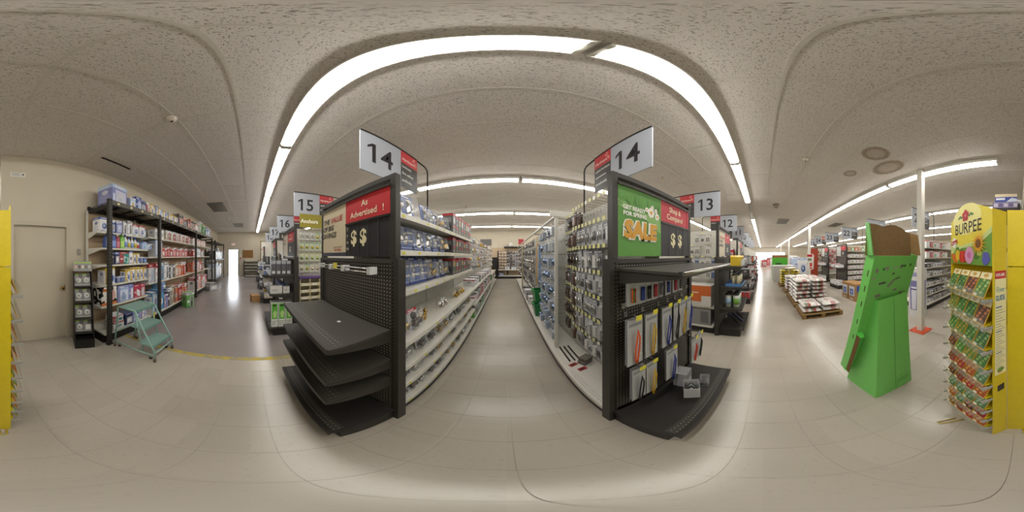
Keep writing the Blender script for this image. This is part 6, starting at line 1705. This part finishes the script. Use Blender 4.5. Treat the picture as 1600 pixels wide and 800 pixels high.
# ---- gondola between aisles twelve and 13 (right)
G = 3.35
g12 = run(G, .9, 9.8, 'white pegboard shelving run between aisles twelve and 13', -1, (.55,))
ec = endcap('end_cap', 'black end cap with yellow cloths, wipes tubs and hoses by aisle thirteen', (G, .8, 0), 0, [(.56, .42), (.98, .42), (1.36, .42)]); simple_board(ec, ('THE VALUE', 'OF BIG', 'SAVINGS'), ('Adv',))
aisle_sign(G, .90, 1, '12', '13', (('Hardware', '~'), ('Hardware', 'door parts', '~', '& letters', 'roof coatings')), 'grey aisle thirteen sign with red hardware panel')
rnd = random.Random(13)
for r_ in range(4):
    for c_ in range(7):
        if rnd.random() < .3: continue
        y = .98 + c_ * .12; z = 2.0 - r_ * .24
        hook_x(g12, G - .021, y, z, .2, -1, tagp=(c_ % 2 == 0), tagc='e6e49a')
        pk = rnd.choice((('c9c7c0', '8b8a86', 'b0b2b6', 1), ('b2b3b8', '5f6f90', '8d96a8', 2), ('d0cec6', '77756f', 'c4c2ba', 0)))
        hang('peg_pack', peg_pack_mesh(.1, .19, *pk[:3], pk[3], .04), G - .21, y, z - .197, -1, 'silver hardware pack in aisle thirteen, peg row %s, %s from the end cap' % (('one', 'two', 'three', 'four', 'five')[r_], ordn(c_)), 'package', 'packs on pegs in aisle thirteen')
m = MB().box(-.55, .55, -.18, .18, 0, .42, 'd0cdc6', 'card').rect((0, -.18, 0), X1, Z1, -.55, .55, .1, .42, 'cf6a34', off=.001)
m.text('CHAMBERLAIN', (0, -.18, 0), X1, Z1, -.5, .32, .06, 'efe6da', maxw=.95, bold=.03, off=.002).rect((0, -.18, 0), X1, Z1, -.05, .3, .272, .292, 'e9d9cc', off=.002)
m.rect((0, -.18, 0), X1, Z1, .36, .55, .02, .22, 'd9d6d0', off=.002)
for k, (a, w_) in enumerate(((-.5, .07), (-.4, .05), (-.32, .06), (-.22, .03), (-.15, .05), (-.06, .06), (.03, .05))): m.oval((0, -.18, 0), X1, Z1, a + .02, .18, w_ * .45, .025, '1e1c1c', off=.002, n=8)
o = m.build('opener_carton', None, (G - .3, 1.5, .561), -PI / 2); tag(o, 'orange and white garage opener carton on the shelf in aisle thirteen', 'box')
m = MB().box(-.5, .5, -.18, .18, 0, .34, '8f8d8a', 'card').rect((0, -.18, 0), X1, Z1, -.3, -.02, .06, .26, 'a9a7a4', off=.001).shape((0, -.18, 0), X1, Z1, [(-.22, .1), (-.08, .1), (-.06, .16), (-.14, .25), (-.22, .2)], '2e2c2e', off=.002).rect((0, -.18, 0), X1, Z1, .3, .46, .05, .3, '6d6b69', off=.001)
o = m.build('opener_carton', None, (G - .29, 1.46, .162), -PI / 2); tag(o, 'grey opener carton on the bottom deck in aisle thirteen', 'box')
# goods on that end cap
for k in range(6):
    o = MB().plate([(-.035, 0), (.035, 0), (.04, .17), (.02, .2), (-.02, .2), (-.04, .17)], (0, -.1, 0), X1, Z1, .2, 'e0bd1c', 'film').build('yellow_cloth', None, (G - .26 + k * .085, .52, 1.362), .1); tag(o, 'bright yellow cloth bundle on the end cap top shelf, %s from the left' % ordn(k), 'cloth', 'yellow bundles on the aisle thirteen end cap')
o = MB().box(-.26, .22, -.006, .006, 0, .12, 'cfcdc6', 'card').build('tray_front', None, (G - .1, .398, 1.364)); tag(o, 'white tray front before the yellow cloth bundles', 'tray')
t = thing('caulk_tray', 'blue tray of upright cream tubes on the end cap by aisle thirteen', 'tray', (G - .12, .54, .981)); m = MB().box(-.27, .27, -.15, .15, 0, .01, '4f7fb8', 'plastic')
for a in ((-.27, .27, -.155, -.15), (-.27, .27, .15, .155), (-.275, -.27, -.15, .15), (.27, .275, -.15, .15)): m.box(*a, 0, .05, '5a8ac2', 'plastic')
m.build('tray', t)
for k in range(14):
    o = MB().lathe([(.026, 0), (.026, .19)], 'cfc6a0', 'plastic', 10).lathe([(.027, .191), (.027, .225)], '2f2d2b', 'plastic', 10).build('caulk_tube', None, (G - .12 - .22 + .072 * (k % 7), .46 + .09 * (k // 7), .992)); tag(o, 'cream tube with dark cap in the blue tray, %s row %s from the left' % (('front', 'back')[k // 7], ordn(k % 7)), 'tube', 'cream tubes in the blue tray')
for k in range(5):
    x, y = G - .32 + .14 * (k % 3), .5 + .15 * (k // 3)
    o = thing('wipes_tub', 'white wipes tub with black lid on the end cap, %s' % ('front left one', 'front middle one', 'front right one', 'back left one', 'back right one')[k], 'tub', (x, y, .5615), .3 * k, 'wipes tubs by aisle thirteen')
    MB().lathe([(.058, 0), (.06, .24)], 'e2e2dc', 'plastic', 14).build('tub', o); MB().lathe([(.0612, .06), (.0615, .18)], '7fae5a', 'card', 14, cols=[('7fb04a', 'a9c4dc')[k % 2]]).build('wrap', o); MB().lathe([(.062, .241), (.062, .275), (.05, .28)], '1e1d1d', 'plastic', 14).build('lid', o)
for k in range(3):
    t = thing('tool_handle', 'black and blue handled tool lying on the low end cap deck, %s' % ('nearest one', 'middle one', 'farthest one')[k], 'tool', (G - .25 + .2 * k, .52, .168), .5)
    MB().tube([(-.18, -.06, .03), (-.02, 0, .07), (.14, .05, .12)], [.012, .018, .016], ('23211f', '26305f', '23211f')[k], 'plastic', 8).build('grip', t); MB().tube([(.14, .05, .12), (.24, .09, .15)], .014, '33509a', 'plastic', 8).build('end', t); MB().tube([(.1, -.02, .02), (.12, .03, .11)], .006, '777777', 'metal', 6).build('rest', t)
# ---- farther right runs
for i, (X, n0, n1) in enumerate(((5.6, '12', '11'), (7.85, '11', '10'), (10.1, '10', '9'), (12.4, '9', '8'), (14.7, '8', '7'), (17.0, '7', '6'), (19.3, '6', '5'), (21.6, '5', '4'))):
    r_ = run(X, .9, 9.8, 'distant shelving run right of aisle %s' % NW[n0], -1, (.55, 1.0, 1.45) if i < 3 else (.8, 1.4))
    if i < 4:
        ec = endcap('end_cap', 'distant dark end cap right of aisle %s' % NW[n0], (X, .8, 0), 0, [(.5, .45), (.9, .45), (1.3, .42)], board=(i == 0))
        if i == 0: simple_board(ec, ('THE', 'OF BIG'), ('As',))
    if i < 6: aisle_sign(X, .90, 1, n1, n0, (('Hardware', '~'), ('Hardware', '~')), 'grey aisle %s sign over the right shelving runs' % NW[n0])
    rnd = random.Random(60 + i)
    for z, nm in ((.5015, 'low'), (.9015, 'middle'), (1.3015, 'high'), (.168, 'bottom')) if i < 4 else ():
        for k in range(4):
            code = rnd.choice(('dwa', 'wda', 'daw', 'wra', 'oda', 'adw', 'rwd')); hh = rnd.uniform(.14, .3)
            o = pbox(.2, .26, hh, code, 'oval', i * 10 + k).build('shelf_carton', None, (X - .36 + k * .24, .56, z)); tag(o, '%s and %s carton on the %s deck of the aisle %s end cap, %s' % (CN[code[0]][0], CN[code[1]][0], nm, NW[n0], ordn(k)), 'box', 'cartons on the right end caps')
    if i < 2:
        for k in range(4):
            for z, nm in ((1.4515, 'high'), (1.0015, 'middle')):
                code = rnd.choice(('wnd', 'dwn', 'rwd', 'wda')); o = pbox(.2, .3, .34, code, 'oval', k).build('shelf_carton', None, (X - .28, 1.05 + k * .24, z), -PI / 2); tag(o, '%s carton on the %s shelf inside aisle %s, %s from its end cap' % (CN[code[0]][0], nm, NW[n0], ordn(k)), 'box', 'cartons inside the right aisles')

# ---- runs on the far side of the corridor (aisles 20 to 24)
rows = ((2.9, '20'), (5.05, '21'), (7.2, '22'), (9.4, '23'), (11.5, '24'), (13.7, '25'))
for i, (X, n0) in enumerate(rows):
    ys = -3.85
    r_ = run(X, ys, -10.5, 'white shelving run across the corridor beside aisle %s' % NW[n0], -1, (.42, .68, .95, 1.22, 1.5, 1.8) if i in (0, 2) else (.5,))
    aisle_sign(X, -3.76, -1, None, n0, (('',), ('~', '~', '~')), 'grey aisle %s sign across the corridor' % NW[n0], orange=(n0 == '24'), home=(n0 != '24'))
    rnd = random.Random(90 + i)
    if i in (2, 3, 4):
        ec = endcap('end_cap', 'black end cap of the aisle %s shelving across the corridor' % NW[n0], (X, ys + .09, 0), PI, [(1.0, .42)], board=True)
        simple_board(ec, (), ('As',), cream='b9b9b4')
        for k in range(3):
            o = pbox(.26, .3, .14 + .04 * (k % 2), ('wda', 'wrd', 'waw')[k], 'oval', k).build('shelf_carton', None, (X + .3 - k * .29, ys + .32, 1.0012), PI); tag(o, 'white carton on the end cap shelf of aisle %s, %s from the left' % (NW[n0], ordn(k)), 'box', 'white cartons across the corridor')
            o = pbox(.28, .32, .16 + .03 * k, 'waa', 'oval', k).build('shelf_carton', None, (X + .3 - k * .3, ys + .34, .168), PI); tag(o, 'white carton low on the end cap deck of aisle %s, %s from the left' % (NW[n0], ordn(k)), 'box', 'white cartons across the corridor')
    if i in (0, 2):
        for zi, z in enumerate((.42, .68, .95, 1.22, 1.5, 1.8, .16)):
            for k in range(7 if i == 0 else 5):
                y = ys - .12 - k * .2
                if i == 0 and zi in (4, 5):
                    code = ('wrw', 'rwr', 'wrg')[k % 3]; hh = .2
                elif i == 0: code = rnd.choice(('wad', 'awd', 'dwa', 'wbn')); hh = .1 + .06 * rnd.random()
                else: code = ('wrd', 'ewd', 'wed')[k % 3] if zi != 5 else ('seo', 'gew', 'ose')[k % 3]; hh = .14 if zi != 5 else .2
                o = pbox(.17, .3, hh, code, 'oval', k).build('shelf_carton', None, (X - .28, y, z + .0015), -PI / 2)
                tag(o, '%s carton, %s from the corridor on shelf %s beside aisle %s' % (CN[code[0]][0], ordn(k), ('two', 'three', 'four', 'five', 'six', 'seven', 'one')[zi], NW[n0]), 'box', 'cartons across the corridor')
    if i in (3, 4):
        for r2_ in range(5):
            for k in range(5):
                y = ys - .12 - k * .16; z = 1.95 - r2_ * .25; hook_x(r_, X - .021, y, z, .25, -1, tagp=False)
                pk = (('b5323c', 'd9d6d0', '8a2028', 2), ('d9d6d0', 'b5323c', 'b5323c', 2), ('9a2a30', 'c9c6c0', 'd9d6d0', 1))[(k + r2_) % 3] if i == 3 else (('c9a83a', 'b5323c', '3c5296', 2), ('d9d6d0', '4a7a3a', 'c9a83a', 1))[(k + r2_) % 2]
                hang('peg_pack', peg_pack_mesh(.13, .2, *pk[:3], pk[3], .05), X - .27, y, z - .207, -1, '%s pack on pegs beside aisle %s, row %s, %s from the corridor' % (('red', 'colourful')[i - 3], NW[n0], ('one', 'two', 'three', 'four', 'five')[r2_], ordn(k)), 'package', 'packs on pegs across the corridor')
# red panel and poster at the second column
t = thing('partition_board', 'tall dark red board standing beside the white column', 'panel', (9.3, -2.95, 0)); MB().box(-.03, .03, -.3, .18, .041, 2.0, '9c3a22', 'enamel').build('board', t); MB().box(-.12, .12, -.3, .18, .0015, .04, '6a2818', 'enamel').build('foot', t)
t = thing('hanging_poster', 'white poster with red title hanging on the second column', 'poster', (8.86, -2.62, .8)); m = MB().plate([(-.22, -.1), (.22, 0), (.25, .8), (.18, .87), (-.2, .85), (-.1, .3)], (0, 0, 0), -Y1, Z1, .006, 'dcdad2', 'card'); m.build('sheet', t)
MB().rect((0, 0, 0), -Y1, Z1, -.16, .16, .7, .84, 'b5282e', off=.002).rect((0, 0, 0), -Y1, Z1, -.12, .1, .48, .62, '7d8068', off=.002).rect((0, 0, 0), -Y1, Z1, 0, .14, .02, .36, 'c0353a', off=.002).rect((0, 0, 0), -Y1, Z1, .03, .11, .1, .16, 'e8e4dc', off=.003).build('print', t)
# dark rack behind the seed tower, along the return wall
t = thing('storage_rack', 'dark wire rack on the return wall behind the yellow seed tower', 'rack', (.3, -3.6, 0))
for x in (.0, .64):
    for y in (-2.88, -4.4): W(MB().box(x - .025, x + .025, y - .025, y + .025, .002, 2.5, '2b2823', 'powder').build('post', t))
for z in (.3, 1.0, 1.7, 2.44): W(MB().box(-.02, .66, -4.38, -2.906, z - .05, z, '3d3934', 'powder').build('deck', t))
m = MB().box(-.2, .2, -.16, .16, 0, .16, '3a4fa0', 'card').rect((0, -.16, 0), X1, Z1, -.2, .2, .1, .16, 'd9c8a8', off=.001).rect((0, -.16, 0), X1, Z1, -.18, -.02, .04, .08, 'e4e6ee', off=.001).shape((0, -.16, 0), X1, Z1, [(0, .0), (.2, 0), (.2, .06), (.1, .08)], 'c9d3e6', off=.0015)
tag(m.build('product_box', None, (.23, -3.08, 2.56), PI), 'blue and white carton on purple packs on the dark rack', 'box')
m = MB().box(-.24, .24, -.16, .16, 0, .115, '8f86a6', 'card')
for k in range(5): m.rect((0, -.16, 0), X1, Z1, -.22 + k * .09, -.15 + k * .09, .02, .09, ('c9c3d6', '6d5f92')[k % 2], off=.001)
tag(m.build('product_box', None, (.23, -3.08, 2.4415), PI), 'pale purple pack lying on top of the dark rack', 'box')
tag(MB().box(-.26, .26, -.18, .18, 0, .3, 'dcdad6', 'card').build('product_box', None, (.2, -3.5, 2.4415), PI), 'plain white carton at the back of the dark rack top', 'box')
# far stock near the shop windows
rnd = random.Random(77)
for k, (x, y, hh, code) in enumerate(((24, -.2, 1.1, 'rwa'), (26, .1, .9, 'wra'), (28, -1.0, 1.3, 'rar'), (14.6, -1.3, 1.3, 'oda'), (16.5, -1.5, 1.2, 'bwa'), (19, -1.6, 1.5, 'rwd'), (21, -1.3, 1.4, 'wad'), (15.0, -3.0, 1.5, 'pwb'), (18, -3.4, 1.6, 'dwp'), (13.0, -3.2, 1.4, 'wpb'))):
    o = pbox(.7, .6, hh, code, 'oval', k).build('stock_display', None, (x, y, .001), -PI / 2); tag(o, '%s and %s promotional stand far down the right corridor, %s' % (CN[code[0]][0], CN[code[1]][0], ('beside the windows left', 'before the windows', 'by the shop door', 'behind the green display', 'second behind the green display', 'mid corridor tall', 'mid corridor pale', 'near column three', 'past column three', 'by aisle twenty-five')[k]), 'display', 'promotional stands far right')
